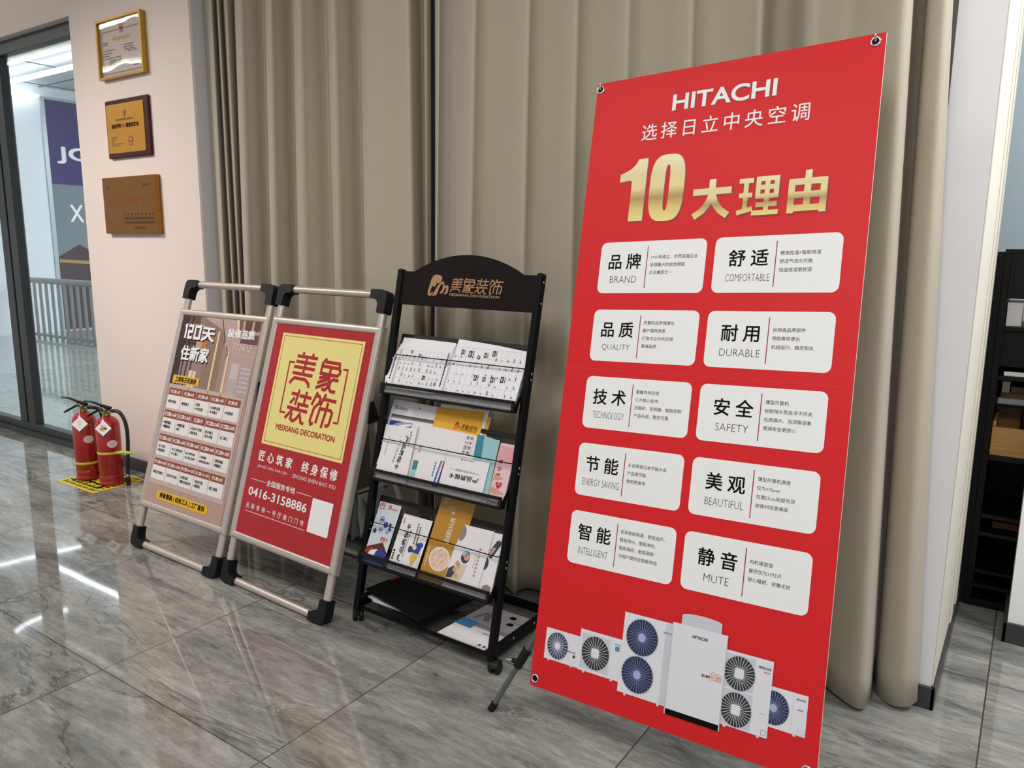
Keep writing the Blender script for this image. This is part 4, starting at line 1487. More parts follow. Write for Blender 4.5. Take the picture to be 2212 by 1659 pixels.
M_TRAY = mat('tray_brown_black', (20, 13, 13), 0.45, spec=0.3, noise=0.05)
for i in range(3):
    TF, TL = tray_frame(i)
    vf, vb = TRAYS[i]
    u0, u1 = 0.0265, 0.6135
    m = MB()
    d = 0.005
    # rim: top edge, sides, lip edges
    m.box((u0, -0.004, TL - 0.016), (u1, 0.003, TL), M_TRAY, TF)
    m.box((u0, -0.002, 0), (u0 + d, 0.003, TL - 0.016), M_TRAY, TF)
    m.box((u1 - d, -0.002, 0), (u1, 0.003, TL - 0.016), M_TRAY, TF)
    lo, hi = vf + 0.002, vf + 0.040
    LF = Fr(RF.p(0, 0, 0.046), RF.U, RF.V)
    m.box((u0 - 0.002, -0.003, hi - 0.011), (u1 + 0.002, 0.004, hi), M_TRAY, LF)
    m.box((u0 - 0.002, -0.003, lo - 0.003), (u1 + 0.002, 0.004, lo + 0.003), M_BLACK, LF)
    m.box((u0 - 0.002, -0.003, lo), (u0 + 0.008, 0.004, hi), M_TRAY, LF)
    m.box((u1 - 0.008, -0.003, lo), (u1 + 0.002, 0.004, hi), M_TRAY, LF)
    # end plates under the tray
    for uu in (u0, u1 - 0.003):
        a, b, c, e = TF.p(uu, 0.0, -0.002), LF.p(uu, lo, 0.0), LF.p(uu, lo + 0.012, 0), TF.p(uu, 0.07, 0.0)
        q = Vector((0.003, 0, 0))
        m.faces([a, b, c, e, a + q, b + q, c + q, e + q], [(0, 1, 2, 3), (7, 6, 5, 4), (0, 4, 5, 1), (1, 5, 6, 2), (2, 6, 7, 3), (3, 7, 4, 0)], M_TRAY)
    tr = m.build('tray', rack, 0.001)
    m = MB()

    def quad(a, b, c, e, w, h):
        m.face([a, b, c, e], M_MESH, uvs=[(0, 0), (w, 0), (w, h), (0, h)])
    quad(TF.p(u0, 0, -0.001), TF.p(u1, 0, -0.001), TF.p(u1, TL, -0.001), TF.p(u0, TL, -0.001), u1 - u0, TL)
    quad(LF.p(u0, lo), LF.p(u1, lo), LF.p(u1, hi), LF.p(u0, hi), u1 - u0, hi - lo)
    quad(TF.p(u0, 0, -0.001), TF.p(u1, 0, -0.001), LF.p(u1, lo), LF.p(u0, lo), u1 - u0, 0.02)
    m.build('mesh_sheet', tr)
for v in (0.953, 0.640, 0.332):
    m = MB()
    m.tube([RF.p(0.026, v, 0.004), RF.p(0.029, v, 0.017), RF.p(0.034, v, 0.020), RF.p(0.606, v, 0.020), RF.p(0.611, v, 0.017), RF.p(0.614, v, 0.004)], 0.0019, M_BLACK, 8)
    m.build('retaining_rod', rack)
# base: side plates, rear bar, mesh shelf, casters
for u in (0.009, 0.631):
    m = MB()
    m.box((u - 0.003, -0.004, 0.045), (u + 0.003, 0.36, 0.092), M_BLACK)
    for yy in (0.12, 0.25):
        m.lathe([(0.0, 0.0046), (0.004, 0.0042), (0.005, 0.003)], M_CHROME, 10, (u, yy, 0.07), 'x')
    m.build('base_plate', rack, 0.0012)
m = MB()
m.box((0.012, 0.352, 0.05), (0.628, 0.36, 0.085), M_BLACK)
m.build('rear_bar', rack, 0.001)
m = MB()
m.box((0.012, 0.0, 0.05), (0.628, 0.006, 0.064), M_BLACK)
m.box((0.012, 0.0, 0.057), (0.02, 0.352, 0.0615), M_BLACK)
m.box((0.62, 0.0, 0.057), (0.628, 0.352, 0.0615), M_BLACK)
sf = m.build('base_shelf', rack, 0.001)
m = MB()
m.face([(0.014, 0.003, 0.0605), (0.626, 0.003, 0.0605), (0.626, 0.352, 0.0605), (0.014, 0.352, 0.0605)], M_MESH, uvs=[(0, 0), (0.61, 0), (0.61, 0.35), (0, 0.35)])
m.face([(0.014, -0.0005, 0.046), (0.626, -0.0005, 0.046), (0.626, -0.0005, 0.058), (0.014, -0.0005, 0.058)], M_MESH, uvs=[(0, 0), (0.61, 0), (0.61, 0.012), (0, 0.012)])
m.build('mesh_sheet', sf)
for (u, y, a) in ((0.012, 0.004, 40), (0.640, 0.004, 12), (0.02, 0.335, 70), (0.62, 0.335, 100)):
    cas = bpy.data.objects.new('caster', None)
    m = MB()
    ca, sa = math.cos(R(a)), math.sin(R(a))
    for s_ in (-1, 1):
        c = Vector((u + sa * 0.0 + ca * 0.0, y, 0.0215))
        ax = Vector((ca, sa, 0))
        o1 = c + ax * (s_ * 0.006)
        o2 = c + ax * (s_ * 0.019)
        m.tube([o1, o1 + ax * s_ * 0.002, o2 - ax * s_ * 0.002, o2], [0.019, 0.0213, 0.0213, 0.018], M_BLACKPL, 22)
    m.tube([(u, y, 0.022), (u, y, 0.052)], 0.006, M_BLACK, 10)
    hood = []
    ax = Vector((ca, sa, 0))
    pr = Vector((-sa, ca, 0))
    for k in range(9):
        th = R(10 + 160 * k / 8)
        hood.append(Vector((u, y, 0.0215)) + pr * math.cos(th) * 0.0245 + Vector((0, 0, 1)) * math.sin(th) * 0.0245)
    m.tube(hood, 0.012, M_BLACKPL, 8, squash=(1.5, 0.2))
    bpy.data.objects.remove(cas)
    m.build('caster', rack)

# ---------------------------------------------------------------- brochures
RACK_T = Vector((RX, RYY, 0))


def world_tray(i):
    TF, TL = tray_frame(i)
    return Fr(TF.O + RACK_T, TF.U, TF.V)


def leaflet(name, label, cat, i, poly, w0, th, m_, printer=None, group=None, side=None, fr=None, part='pages'):
    """a printed leaflet or booklet lying against tray i; poly in tray coordinates"""
    TFw = fr or world_tray(i)
    bu = sum(p[0] for p in poly) / len(poly)
    bv = min(p[1] for p in poly)
    loc = TFw.p(bu, bv, w0)
    t = thing(name, label, cat, loc, 0, group)
    fl = Fr(TFw.O - loc, TFw.U, TFw.V)
    mm = MB()
    mm.prism(poly, w0, w0 + th, fl, m_, side)
    o = mm.build(part, t)
    if printer:
        P = Print(Fr(fl.p(0, 0, w0 + th), fl.U, fl.V), 0.0001)
        printer(P)
        P.build('printing', o)
    return t, o, fl


M_EDGE = mat('paper_edge', (206, 206, 208), 0.7, noise=0.06, nscale=200)
GT = 'brochures in the rack trays'


def dashes(P, u0, u1, v, h, m_, l, along='u', rnd=(0.004, 0.012), gap=0.003):
    x = u0
    while x < u1:
        w = min(random.uniform(*rnd), u1 - x)
        if along == 'u':
            P.rect(x, v, x + w, v + h, m_, l)
        else:
            P.rect(v, x, v + h, x + w, m_, l)
        x += w + gap


def pricelist(P, u0, u1, v0, v1, big):
    """sheets lie sideways: title up the left edge, table columns running across"""
    dashes(P, v0 + 0.02, v1 - 0.045, u0 + 0.012, 0.0055, M_INK, 2, 'v', (0.004, 0.007), 0.0022)
    P.rect(u0 + 0.028, v0 + 0.004, u0 + 0.036, v1 - 0.018, M_LGREY, 1)
    n = 11
    for k in range(n + 1):
        u = u0 + 0.04 + k * (u1 - u0 - 0.06) / n
        P.rect(u, v0 + 0.002, u + 0.0007, v1 - 0.02, M_LGREY, 1)
        for j in range(5):
            if random.random() < 0.75:
                vv = v0 + 0.012 + j * (v1 - v0 - 0.04) / 5
                L = random.choice((0.005, 0.008, 0.012, 0.016))
                P.rect(u + 0.005, vv, u + 0.0075, vv + L, M_INK if random.random() < 0.45 else M_GREYINK, 1)
                if random.random() < 0.5:
                    P.rect(u + 0.010, vv, u + 0.0114, vv + L * 0.8, M_GREYINK, 1)
    for j in range(6):
        vv = v0 + 0.004 + j * (v1 - v0 - 0.024) / 5
        P.rect(u0 + 0.036, vv, u1 - 0.018, vv + 0.0007, M_LGREY, 1)
    for (fu, fv, s_) in big:
        u, v = u0 + fu * (u1 - u0), v0 + fv * (v1 - v0)
        P.rect(u, v, u + s_ * 0.6, v + s_, M_GREYINK, 2)
        P.rect(u + s_ * 0.15, v + s_ * 0.2, u + s_ * 0.42, v + s_ * 0.75, M_LGREY, 3)
        P.rect(u + s_ * 0.8, v, u + s_ * 0.9, v + s_, M_INK, 2)


leaflet('price_list_sheet', 'plain white paper sheet at the back of the top rack tray', 'paper', 0, [(0.036, 0.004), (0.29, 0.004), (0.292, 0.214), (0.288, 0.219), (0.041, 0.223)], 0.001, 0.003, M_PAPER, None, None, M_EDGE)
leaflet('price_list_stack', 'stack of white printed price lists with curled left edge, left half of top tray', 'paper stack', 0,
        [(0.03, 0.004), (0.27, 0.004), (0.27, 0.04), (0.288, 0.15), (0.296, 0.196), (0.17, 0.201), (0.05, 0.197), (0.042, 0.194), (0.028, 0.15), (0.016, 0.105), (0.0125, 0.08), (0.014, 0.062)], 0.0042, 0.006, M_PAPER,
        lambda P: pricelist(P, 0.022, 0.288, 0.036, 0.192, [(0.62, 0.2, 0.016), (0.3, 0.8, 0.012), (0.45, 0.72, 0.014), (0.85, 0.1, 0.012)]), None, M_EDGE)
leaflet('price_list_stack', 'thick stack of white printed price lists, right half of top tray, overlapping the left one', 'paper stack', 0,
        [(0.262, 0.004), (0.606, 0.004), (0.609, 0.14), (0.608, 0.208), (0.48, 0.2205), (0.312, 0.231), (0.307, 0.23), (0.303, 0.15), (0.287, 0.119), (0.274, 0.075), (0.263, 0.037)], 0.0105, 0.006, M_PAPER,
        lambda P: pricelist(P, 0.268, 0.60, 0.03, 0.222, [(0.2, 0.76, 0.018), (0.3, 0.72, 0.024), (0.42, 0.7, 0.014), (0.5, 0.74, 0.018), (0.6, 0.78, 0.02), (0.45, 0.3, 0.02), (0.56, 0.3, 0.016), (0.66, 0.3, 0.02), (0.78, 0.32, 0.022)]), None, M_EDGE)

M_TEAL = mat('teal_print', (50, 132, 146), 0.45, noise=0.02)
M_LTEAL = mat('pale_teal_print', (150, 198, 202), 0.45, noise=0.02)
M_AMBER = mat('amber_card', (232, 172, 40), 0.5, noise=0.01)
M_BLUE = mat('blue_print', (44, 62, 156), 0.4, noise=0.05)
M_SKY = mat('sky_print', (150, 160, 190), 0.4, noise=0.05)
M_CRIM = mat('crimson_print', (190, 30, 44), 0.4, noise=0.04)
M_PINK = mat('pink_print', (232, 196, 196), 0.45, noise=0.02)
M_ROSEP = mat('rose_print', (222, 160, 166), 0.45, noise=0.03)
M_SKIN = mat('hand_print', (206, 160, 136), 0.45, noise=0.05)
M_BOOK = mat('booklet_white', (232, 228, 230), 0.42, noise=0.008)


def swoosh(P, u0, v0, u1, v1, l=1, vert=False):
    """blue, white and red sweeping ribbon"""
    def q(a, b):
        return (u0 + a * (u1 - u0), v0 + b * (v1 - v0))
    if vert:
        P.poly([q(0, 0), q(1, 0), q(1, 1), q(0.3, 1), q(0.1, 0.5)], M_BLUE, l)
        P.poly([q(0.25, 0.05), q(0.6, 0.0), q(0.75, 1), q(0.45, 1), q(0.3, 0.6)], M_SKY, l + 1)
        P.poly([q(0.42, 0.1), q(0.62, 0.05), q(0.85, 0.95), q(0.65, 1)], M_WHITE, l + 2)
        P.poly([q(0.75, 0.7), q(1, 0.55), q(1, 1), q(0.8, 1)], M_CRIM, l + 2)
    else:
        P.poly([q(0, 0.15), q(1, 0.0), q(1, 1), q(0, 1)], M_BLUE, l)
        P.poly([q(0.1, 0.2), q(0.5, 0.35), q(1, 0.95), q(0.6, 1), q(0.25, 0.6)], M_SKY, l + 1)
        P.poly([q(0.3, 0.25), q(0.65, 0.3), q(1, 0.6), q(1, 0.9), q(0.6, 0.6)], M_WHITE, l + 2)
        P.poly([q(0.7, 0.0), q(1, 0.0), q(1, 0.5)], M_CRIM, l + 3)


def pr_teal_logo(P):
    emblem(P, 0.033, 0.264, 0.1, 0.281, M_TEAL, 1, -4, latin=False)
    P.rect(0.148, 0.283, 0.157, 0.286, M_GREYINK, 1)


leaflet('folder', 'white paper folder with a small teal elephant emblem, back left of middle tray', 'folder', 1, [(0.024, 0.004), (0.235, 0.004), (0.232, 0.300), (0.017, 0.305)], 0.001, 0.003, M_BOOK, pr_teal_logo, GT, M_EDGE)
leaflet('booklet', 'white booklet edge showing behind the amber one in the middle tray', 'booklet', 1, [(0.245, 0.004), (0.452, 0.004), (0.455, 0.313), (0.243, 0.313)], 0.001, 0.0025, M_BOOK, None, GT, M_EDGE)
leaflet('booklet', 'amber booklet corner sticking out right of the emblem booklet in the middle tray', 'booklet', 1, [(0.30, 0.004), (0.469, 0.004), (0.470, 0.2945), (0.30, 0.2945)], 0.0, 0.0009, M_AMBER, None, GT, M_EDGE)


def pr_amber(P):
    emblem(P, 0.329, 0.23, 0.432, 0.256, M_CRIM, 1, -2, mtext=M_INK)
    P.rect(0.24, 0.284, 0.443, 0.2846, mat('amber_line', (206, 148, 30), 0.5, noise=0.02), 1)


leaflet('booklet', 'amber booklet with a red elephant emblem and black lettering in the middle tray', 'booklet', 1, [(0.243, 0.004), (0.449, 0.004), (0.444, 0.308), (0.233, 0.300)], 0.004, 0.003, M_AMBER, pr_amber, GT, M_EDGE)


def pr_pink(P):
    P.poly([(0.543, 0.14), (0.603, 0.14), (0.598, 0.195), (0.592, 0.203), (0.543, 0.206)], M_ROSEP, 1)
    P.text('安', 0.552, 0.142, 0.566, 0.158, M_INK, 2, 0.02, 1, rot=-90)
    P.text('心', 0.553, 0.118, 0.568, 0.133, M_INK, 2, 0.02, 1, rot=-90)
    P.rrect(0.552, 0.104, 0.568, 0.11, 0.003, M_CRIM, 1)
    heart = [(0.572 + 0.0125 * 16 * math.sin(a) ** 3 / 16, 0.072 + 0.0125 * (13 * math.cos(a) - 5 * math.cos(2 * a) - 2 * math.cos(3 * a) - math.cos(4 * a)) / 14) for a in [2 * PI * k / 40 for k in range(40)]]
    P.poly(heart[::-1], M_CRIM, 2)
    P.line([(0.565, 0.071), (0.572, 0.078), (0.58, 0.071)], 0.002, M_PINK, 3)
    P.poly([(0.545, 0.086), (0.56, 0.087), (0.585, 0.094), (0.582, 0.098), (0.562, 0.104), (0.548, 0.108)], M_SKIN, 1)
    P.poly([(0.545, 0.045), (0.57, 0.04), (0.6, 0.045), (0.598, 0.05), (0.575, 0.056), (0.548, 0.066)], M_SKIN, 1)


leaflet('leaflet', 'pale pink leaflet with hands round a red heart, right end of middle tray', 'leaflet', 1, [(0.541, 0.004), (0.609, 0.004), (0.602, 0.213), (0.538, 0.213)], 0.001, 0.003, M_PINK, pr_pink, GT, M_EDGE)


def pr_manual(P):
    P.poly([(0.440, 0.2255), (0.470, 0.2255), (0.480, 0.15), (0.447, 0.15)], M_TEAL, 1)
    P.poly([(0.470, 0.2255), (0.534, 0.2175), (0.543, 0.03), (0.495, 0.03)], M_LTEAL, 1)
    P.poly([(0.447, 0.15), (0.48, 0.15), (0.496, 0.03), (0.458, 0.03)], M_LTEAL, 1)
    for k, ch in enumerate('项目工程'):
        P.text(ch, 0.396 + k * 0.001, 0.150 + k * 0.0175, 0.4085 + k * 0.001, 0.1625 + k * 0.0175, M_INK, 2, 0.0, 1, rot=90)
    for k, ch in enumerate('管理手册'):
        P.text(ch, 0.413 + k * 0.001, 0.150 + k * 0.0175, 0.4255 + k * 0.001, 0.1625 + k * 0.0175, M_INK, 2, 0.0, 1, rot=90)
    P.rect(0.432, 0.15, 0.4325, 0.205, M_GREYINK, 2)
    P.rect(0.478, 0.11, 0.4784, 0.19, M_TEAL, 2)


leaflet('manual', 'wide white project manual with teal end band lying across the middle tray', 'booklet', 1, [(0.178, 0.004), (0.545, 0.004), (0.535, 0.2185), (0.247, 0.2265), (0.178, 0.221)], 0.0075, 0.003, M_BOOK, pr_manual, GT, M_EDGE)


def pr_flyer(P):
    P.rect(0.2, 0.036, 0.222, 0.062, M_LTEAL, 1)
    P.rect(0.2, 0.062, 0.222, 0.095, M_TEAL, 1)
    P.text('册', 0.207, 0.14, 0.218, 0.15, M_GREYINK, 1, 0, 1, rot=90)
    P.text('手', 0.207, 0.125, 0.218, 0.135, M_GREYINK, 1, 0, 1, rot=90)
    P.rect(0.288, 0.149, 0.294, 0.152, M_GREYINK, 1)
    for k in range(5):
        P.rect(0.296, 0.052 + k * 0.011, 0.302, 0.06 + k * 0.011, M_TEAL, 1)


leaflet('leaflet', 'white leaflet with a teal corner between the two warranty cards in the middle tray', 'leaflet', 1, [(0.198, 0.004), (0.33, 0.004), (0.334, 0.118), (0.33, 0.165), (0.2, 0.158)], 0.0112, 0.001, M_BOOK, pr_flyer, GT, M_EDGE)


def pr_swoosh_card(P):
    swoosh(P, 0.312, 0.02, 0.337, 0.112, 1, True)


leaflet('leaflet', 'leaflet with a blue, white and red ribbon under the upside-down warranty card', 'leaflet', 1, [(0.306, 0.004), (0.36, 0.004), (0.36, 0.115), (0.312, 0.115)], 0.0125, 0.0012, M_BOOK, pr_swoosh_card, GT, M_EDGE)


def pr_card_up(P):
    P.text('产品质保卡', 0.372, 0.061, 0.496, 0.079, M_INK, 1, 0.02, 1, rot=180)
    P.text('PP-R冷热水管道', 0.392, 0.088, 0.476, 0.096, M_GREYINK, 1, 0, 1, rot=180)
    P.rect(0.372, 0.0915, 0.388, 0.0923, M_GREYINK, 1)
    P.rect(0.48, 0.0915, 0.496, 0.0923, M_GREYINK, 1)
    dashes(P, 0.404, 0.46, 0.129, 0.0025, M_GREYINK, 1)


leaflet('warranty_card', 'white warranty card lying upside down at the front of the middle tray', 'card', 1, [(0.336, 0.004), (0.526, 0.004), (0.5235, 0.140), (0.346, 0.132)], 0.0142, 0.0016, M_BOOK, pr_card_up, GT, M_EDGE)
leaflet('leaflet', 'leaflet top with a blue, white and red ribbon behind the left warranty card', 'leaflet', 1, [(0.03, 0.004), (0.15, 0.004), (0.139, 0.222), (0.133, 0.228), (0.036, 0.2245), (0.031, 0.22)], 0.0045, 0.002, M_BOOK, lambda P: swoosh(P, 0.032, 0.196, 0.139, 0.224, 1), GT, M_EDGE)


def pr_card_left(P):
    P.text('产品质保卡', 0.077, 0.102, 0.203, 0.12, M_INK, 1, 0.02, 1, rot=-96)
    P.text('PP-R冷热水管道', 0.074, 0.108, 0.158, 0.116, M_GREYINK, 1, 0, 1, rot=-96)
    P.rect(0.154, 0.184, 0.162, 0.193, mat('orange_print', (226, 120, 50), 0.45, noise=0.03), 1)
    for k in range(4):
        P.text('管道品牌'[k], 0.155, 0.174 - k * 0.011, 0.164, 0.182 - k * 0.011, M_GREYINK, 1, 0, 1, rot=-90)
    dashes(P, 0.09, 0.165, 0.062, 0.002, M_GREYINK, 1, 'v', (0.004, 0.008), 0.002)


leaflet('warranty_card', 'white warranty card stack with sideways lettering, front left of middle tray', 'card', 1, [(0.052, 0.004), (0.196, 0.004), (0.1795, 0.219), (0.168, 0.206), (0.029, 0.203), (0.028, 0.2)], 0.0145, 0.004, M_BOOK, pr_card_left, GT, M_EDGE)

# bottom tray
M_SILVER = mat('silver_card', (206, 214, 220), 0.35, noise=0.05, nscale=25)
M_OCHRE = mat('ochre_card', (188, 134, 42), 0.22, coat=0.3, noise=0.03)
M_TAUPEC = mat('taupe_print', (146, 128, 116), 0.45, noise=0.02)
M_SUIT = mat('photo_dark', (54, 58, 74), 0.45, noise=0.3, nscale=60)
M_PHOTO = mat('photo_beige', (214, 198, 168), 0.45, noise=0.06, nscale=60)
M_PLATE = mat('plate_print', (240, 232, 222), 0.4, noise=0.02)
M_SHRIMP = mat('noodle_print', (232, 196, 176), 0.4, noise=0.08, nscale=200)


def pr_silver(P):
    red = mat('logo_red', (206, 40, 50), 0.4, noise=0.03)
    for a, w in ((0.0125, 0.004), (0.007, 0.003)):
        P.line([(0.055 + a * math.cos(R(180 - 18 * k)), 0.208 + a * 1.1 * math.sin(R(180 - 18 * k))) for k in range(11)], w, red, 1)
    dashes(P, 0.043, 0.07, 0.2, 0.0035, red, 1, 'u', (0.003, 0.005), 0.0015)
    P.text('20', 0.082, 0.204, 0.1, 0.221, red, 1, 0.03, 3)
    dashes(P, 0.104, 0.13, 0.205, 0.005, red, 1, 'u', (0.003, 0.006), 0.002)
    for (u, v, a, b, mm) in ((0.072, 0.163, 0.013, 0.014, M_SKY), (0.095, 0.148, 0.011, 0.012, M_BLUE), (0.116, 0.151, 0.006, 0.008, M_SUIT), (0.118, 0.136, 0.007, 0.008, M_BLUE), (0.051, 0.118, 0.009, 0.009, M_SUIT), (0.077, 0.127, 0.011, 0.011, M_SKY), (0.109, 0.123, 0.008, 0.009, M_LTEAL)):
        P.ell(u, v, a, b, mm, 1, 20)
        P.poly([(u - a * 0.9, v - b * 0.3), (u + a * 0.9, v - b * 0.1), (u + a * 0.4, v + b * 0.2), (u - a * 0.3, v + b * 0.1)], mat('photo_maroon', (92, 34, 40), 0.4, noise=0.1), 2)
    P.text('质保卡', 0.088, 0.089, 0.124, 0.104, red, 1, 0.02, 1)
    P.rect(0.088, 0.086, 0.126, 0.087, red, 1)
    P.poly([(0.033, 0.03), (0.136, 0.03), (0.137, 0.05), (0.104, 0.085), (0.034, 0.056)], mat('photo_maroon', (92, 34, 40), 0.4, noise=0.1), 1)
    P.poly([(0.033, 0.045), (0.06, 0.06), (0.085, 0.048), (0.033, 0.035)], M_CRIM, 2)
    P.poly([(0.045, 0.03), (0.136, 0.03), (0.125, 0.045), (0.085, 0.056), (0.06, 0.048)], M_WHITE, 3)
    P.poly([(0.08, 0.03), (0.136, 0.03), (0.137, 0.046), (0.1, 0.058), (0.085, 0.05)], M_BLUE, 4)
    P.rect(0.033, 0.006, 0.136, 0.03, M_BLUE, 2)


leaflet('warranty_card', 'silver warranty card with red arch emblem and round pictures, left end of bottom tray', 'card', 2, [(0.033, 0.004), (0.1335, 0.004), (0.1435, 0.227), (0.037, 0.2265)], 0.004, 0.005, M_SILVER, pr_silver, GT, M_BLACK)


def pr_worker(P):
    P.text('产品质保卡', 0.130, 0.098, 0.268, 0.116, M_INK, 1, 0.02, 1, rot=86)
    P.text('PP-R冷热水管道', 0.165, 0.102, 0.262, 0.110, M_GREYINK, 1, 0, 1, rot=86)
    dashes(P, 0.105, 0.175, 0.252, 0.006, M_GREYINK, 1, 'v', (0.004, 0.006), 0.002)
    dashes(P, 0.11, 0.185, 0.24, 0.006, M_GREYINK, 1, 'v', (0.004, 0.006), 0.002)
    dashes(P, 0.17, 0.192, 0.172, 0.005, MATS['logo_red'], 1, 'v', (0.003, 0.005), 0.0015)
    dashes(P, 0.04, 0.085, 0.282, 0.0018, M_GREYINK, 1, 'v', (0.004, 0.008), 0.002)
    yel = mat('overall_yellow', (206, 186, 80), 0.45, noise=0.05)
    P.poly([(0.243, 0.058), (0.272, 0.055), (0.276, 0.072), (0.268, 0.082), (0.246, 0.078)], yel, 1)
    P.poly([(0.252, 0.036), (0.262, 0.036), (0.268, 0.056), (0.246, 0.056)], yel, 1)
    P.poly([(0.236, 0.082), (0.276, 0.08), (0.283, 0.112), (0.262, 0.118), (0.24, 0.1)], M_BLUE, 1)
    P.ell(0.276, 0.113, 0.011, 0.009, M_BLUE, 2, 18)
    P.ell(0.234, 0.09, 0.009, 0.012, M_SUIT, 2, 18)
    P.ell(0.252, 0.1, 0.009, 0.009, mat('face_print', (226, 206, 176), 0.45, noise=0.04), 3, 18)
    dashes(P, 0.04, 0.078, 0.162, 0.008, M_INK, 1, 'v', (0.005, 0.008), 0.003)


leaflet('warranty_card', 'white warranty card with a small blue and yellow worker picture, bottom tray', 'card', 2, [(0.154, 0.004), (0.287, 0.004), (0.299, 0.204), (0.164, 0.205)], 0.003, 0.006, M_BOOK, pr_worker, GT, M_BLACK)


def pr_ochre(P):
    P.ell(0.368, 0.086, 0.045, 0.041, M_PLATE, 1, 40)
    P.ell(0.368, 0.086, 0.041, 0.037, M_SHRIMP, 2, 40)
    for k in range(46):
        a, r_ = random.uniform(0, 2 * PI), 0.034 * math.sqrt(random.random())
        u, v = 0.368 + r_ * math.cos(a) * 1.05, 0.086 + r_ * math.sin(a)
        b = random.uniform(0, 2 * PI)
        P.line([(u + 0.005 * math.cos(b + q), v + 0.004 * math.sin(b + q)) for q in (0, 0.7, 1.4, 2.1, 2.8)], 0.0018, random.choice((M_PLATE, mat('shrimp_print', (222, 152, 128), 0.4, noise=0.05), mat('herb_print', (196, 200, 160), 0.4, noise=0.05))), 3)
    for k, ch in enumerate('品国出进'):
        P.text(ch, 0.367 + k * 0.0012, 0.142 + k * 0.0235, 0.388 + k * 0.0012, 0.163 + k * 0.0235, M_PLATE, 1, 0.0, 1, rot=94)
    P.ell(0.334, 0.283, 0.007, 0.0075, M_PLATE, 1, 20)
    P.ell(0.334, 0.283, 0.006, 0.0065, M_OCHRE, 2, 20)
    P.line([(0.331, 0.286), (0.334, 0.279), (0.337, 0.286)], 0.0012, M_PLATE, 3)
    dashes(P, 0.322, 0.345, 0.2925, 0.003, M_PLATE, 1, 'u', (0.003, 0.006), 0.0015)
    dashes(P, 0.352, 0.385, 0.268, 0.002, M_PLATE, 1, 'u', (0.003, 0.006), 0.0015)
    dashes(P, 0.352, 0.382, 0.262, 0.002, M_PLATE, 1, 'u', (0.003, 0.006), 0.0015)
    P.text('馆', 0.366, 0.242, 0.382, 0.255, M_PLATE, 1, 0.0, 1)
    dashes(P, 0.05, 0.12, 0.312, 0.0035, M_PLATE, 1, 'v', (0.003, 0.005), 0.002)


leaflet('brochure', 'glossy ochre brochure with a round plate of food picture, tallest in the bottom tray', 'brochure', 2, [(0.299, 0.004), (0.448, 0.004), (0.456, 0.306), (0.31, 0.301)], 0.004, 0.003, M_OCHRE, pr_ochre, GT, M_OCHRE)


def pr_service(P):
    P.poly([(0.434, 0.2205)] + [(0.434 + 0.02 * math.sin(a) + 0.0, 0.1925 + 0.028 * math.cos(a)) for a in [PI * k / 14 for k in range(15)]] + [(0.428, 0.18)], M_TAUPEC, 1)
    P.ell(0.476, 0.117, 0.018, 0.021, M_SUIT, 1, 28)
    P.ell(0.482, 0.118, 0.011, 0.012, M_SKIN, 2, 20)
    P.ell(0.472, 0.127, 0.012, 0.01, mat('photo_sky', (176, 186, 200), 0.45, noise=0.1), 2, 20)
    P.poly([(0.416, 0.02), (0.468, 0.03), (0.484, 0.055), (0.492, 0.094), (0.468, 0.09), (0.455, 0.1), (0.438, 0.082), (0.416, 0.068)], M_PHOTO, 1)
    P.poly([(0.416, 0.036), (0.44, 0.04), (0.45, 0.06), (0.44, 0.08), (0.42, 0.066)], M_SUIT, 2)
    for (u, v) in ((0.456, 0.05), (0.446, 0.068), (0.458, 0.083), (0.45, 0.092)):
        P.ell(u, v, 0.008, 0.008, M_SKIN, 3, 14)
    for k, ch in enumerate('客户售后服务手册'):
        P.text(ch, 0.5225, 0.150 - k * 0.0125, 0.5315, 0.1595 - k * 0.0125, M_TAUPEC, 1, 0.01, 1, rot=-90)
    dashes(P, 0.09, 0.135, 0.5135, 0.0015, M_TAUPEC, 1, 'v', (0.004, 0.007), 0.002)


leaflet('brochure', 'white service brochure with a brown half circle and round photos, right of ochre brochure', 'brochure', 2,
        [(0.412, 0.004), (0.553, 0.004), (0.563, 0.223), (0.434, 0.221), (0.4335, 0.185), (0.424, 0.15), (0.4185, 0.11), (0.4155, 0.06)], 0.0095, 0.003, M_BOOK, pr_service, GT, M_EDGE)


def pr_service2(P):
    P.poly([(0.56, 0.14), (0.575, 0.134), (0.6, 0.185), (0.6, 0.205), (0.58, 0.195), (0.566, 0.165)], M_SUIT, 1)
    P.poly([(0.562, 0.14), (0.572, 0.145), (0.585, 0.175), (0.572, 0.17)], M_SKIN, 2)
    P.poly([(0.585, 0.2), (0.6, 0.205), (0.6, 0.195)], M_PHOTO, 2)
    P.poly([(0.556, 0.135)] + [(0.556 + 0.014 * math.sin(PI * k / 10), 0.115 + 0.021 * math.cos(PI * k / 10)) for k in range(11)], M_SUIT, 1)
    P.poly([(0.565, 0.03), (0.602, 0.03), (0.602, 0.046), (0.585, 0.052), (0.57, 0.045)], M_TAUPEC, 1)


leaflet('brochure', 'white service brochure half hidden against the right post in the bottom tray', 'brochure', 2, [(0.50, 0.004), (0.609, 0.004), (0.601, 0.221), (0.53, 0.2195)], 0.003, 0.006, M_BOOK, pr_service2, GT, M_EDGE)

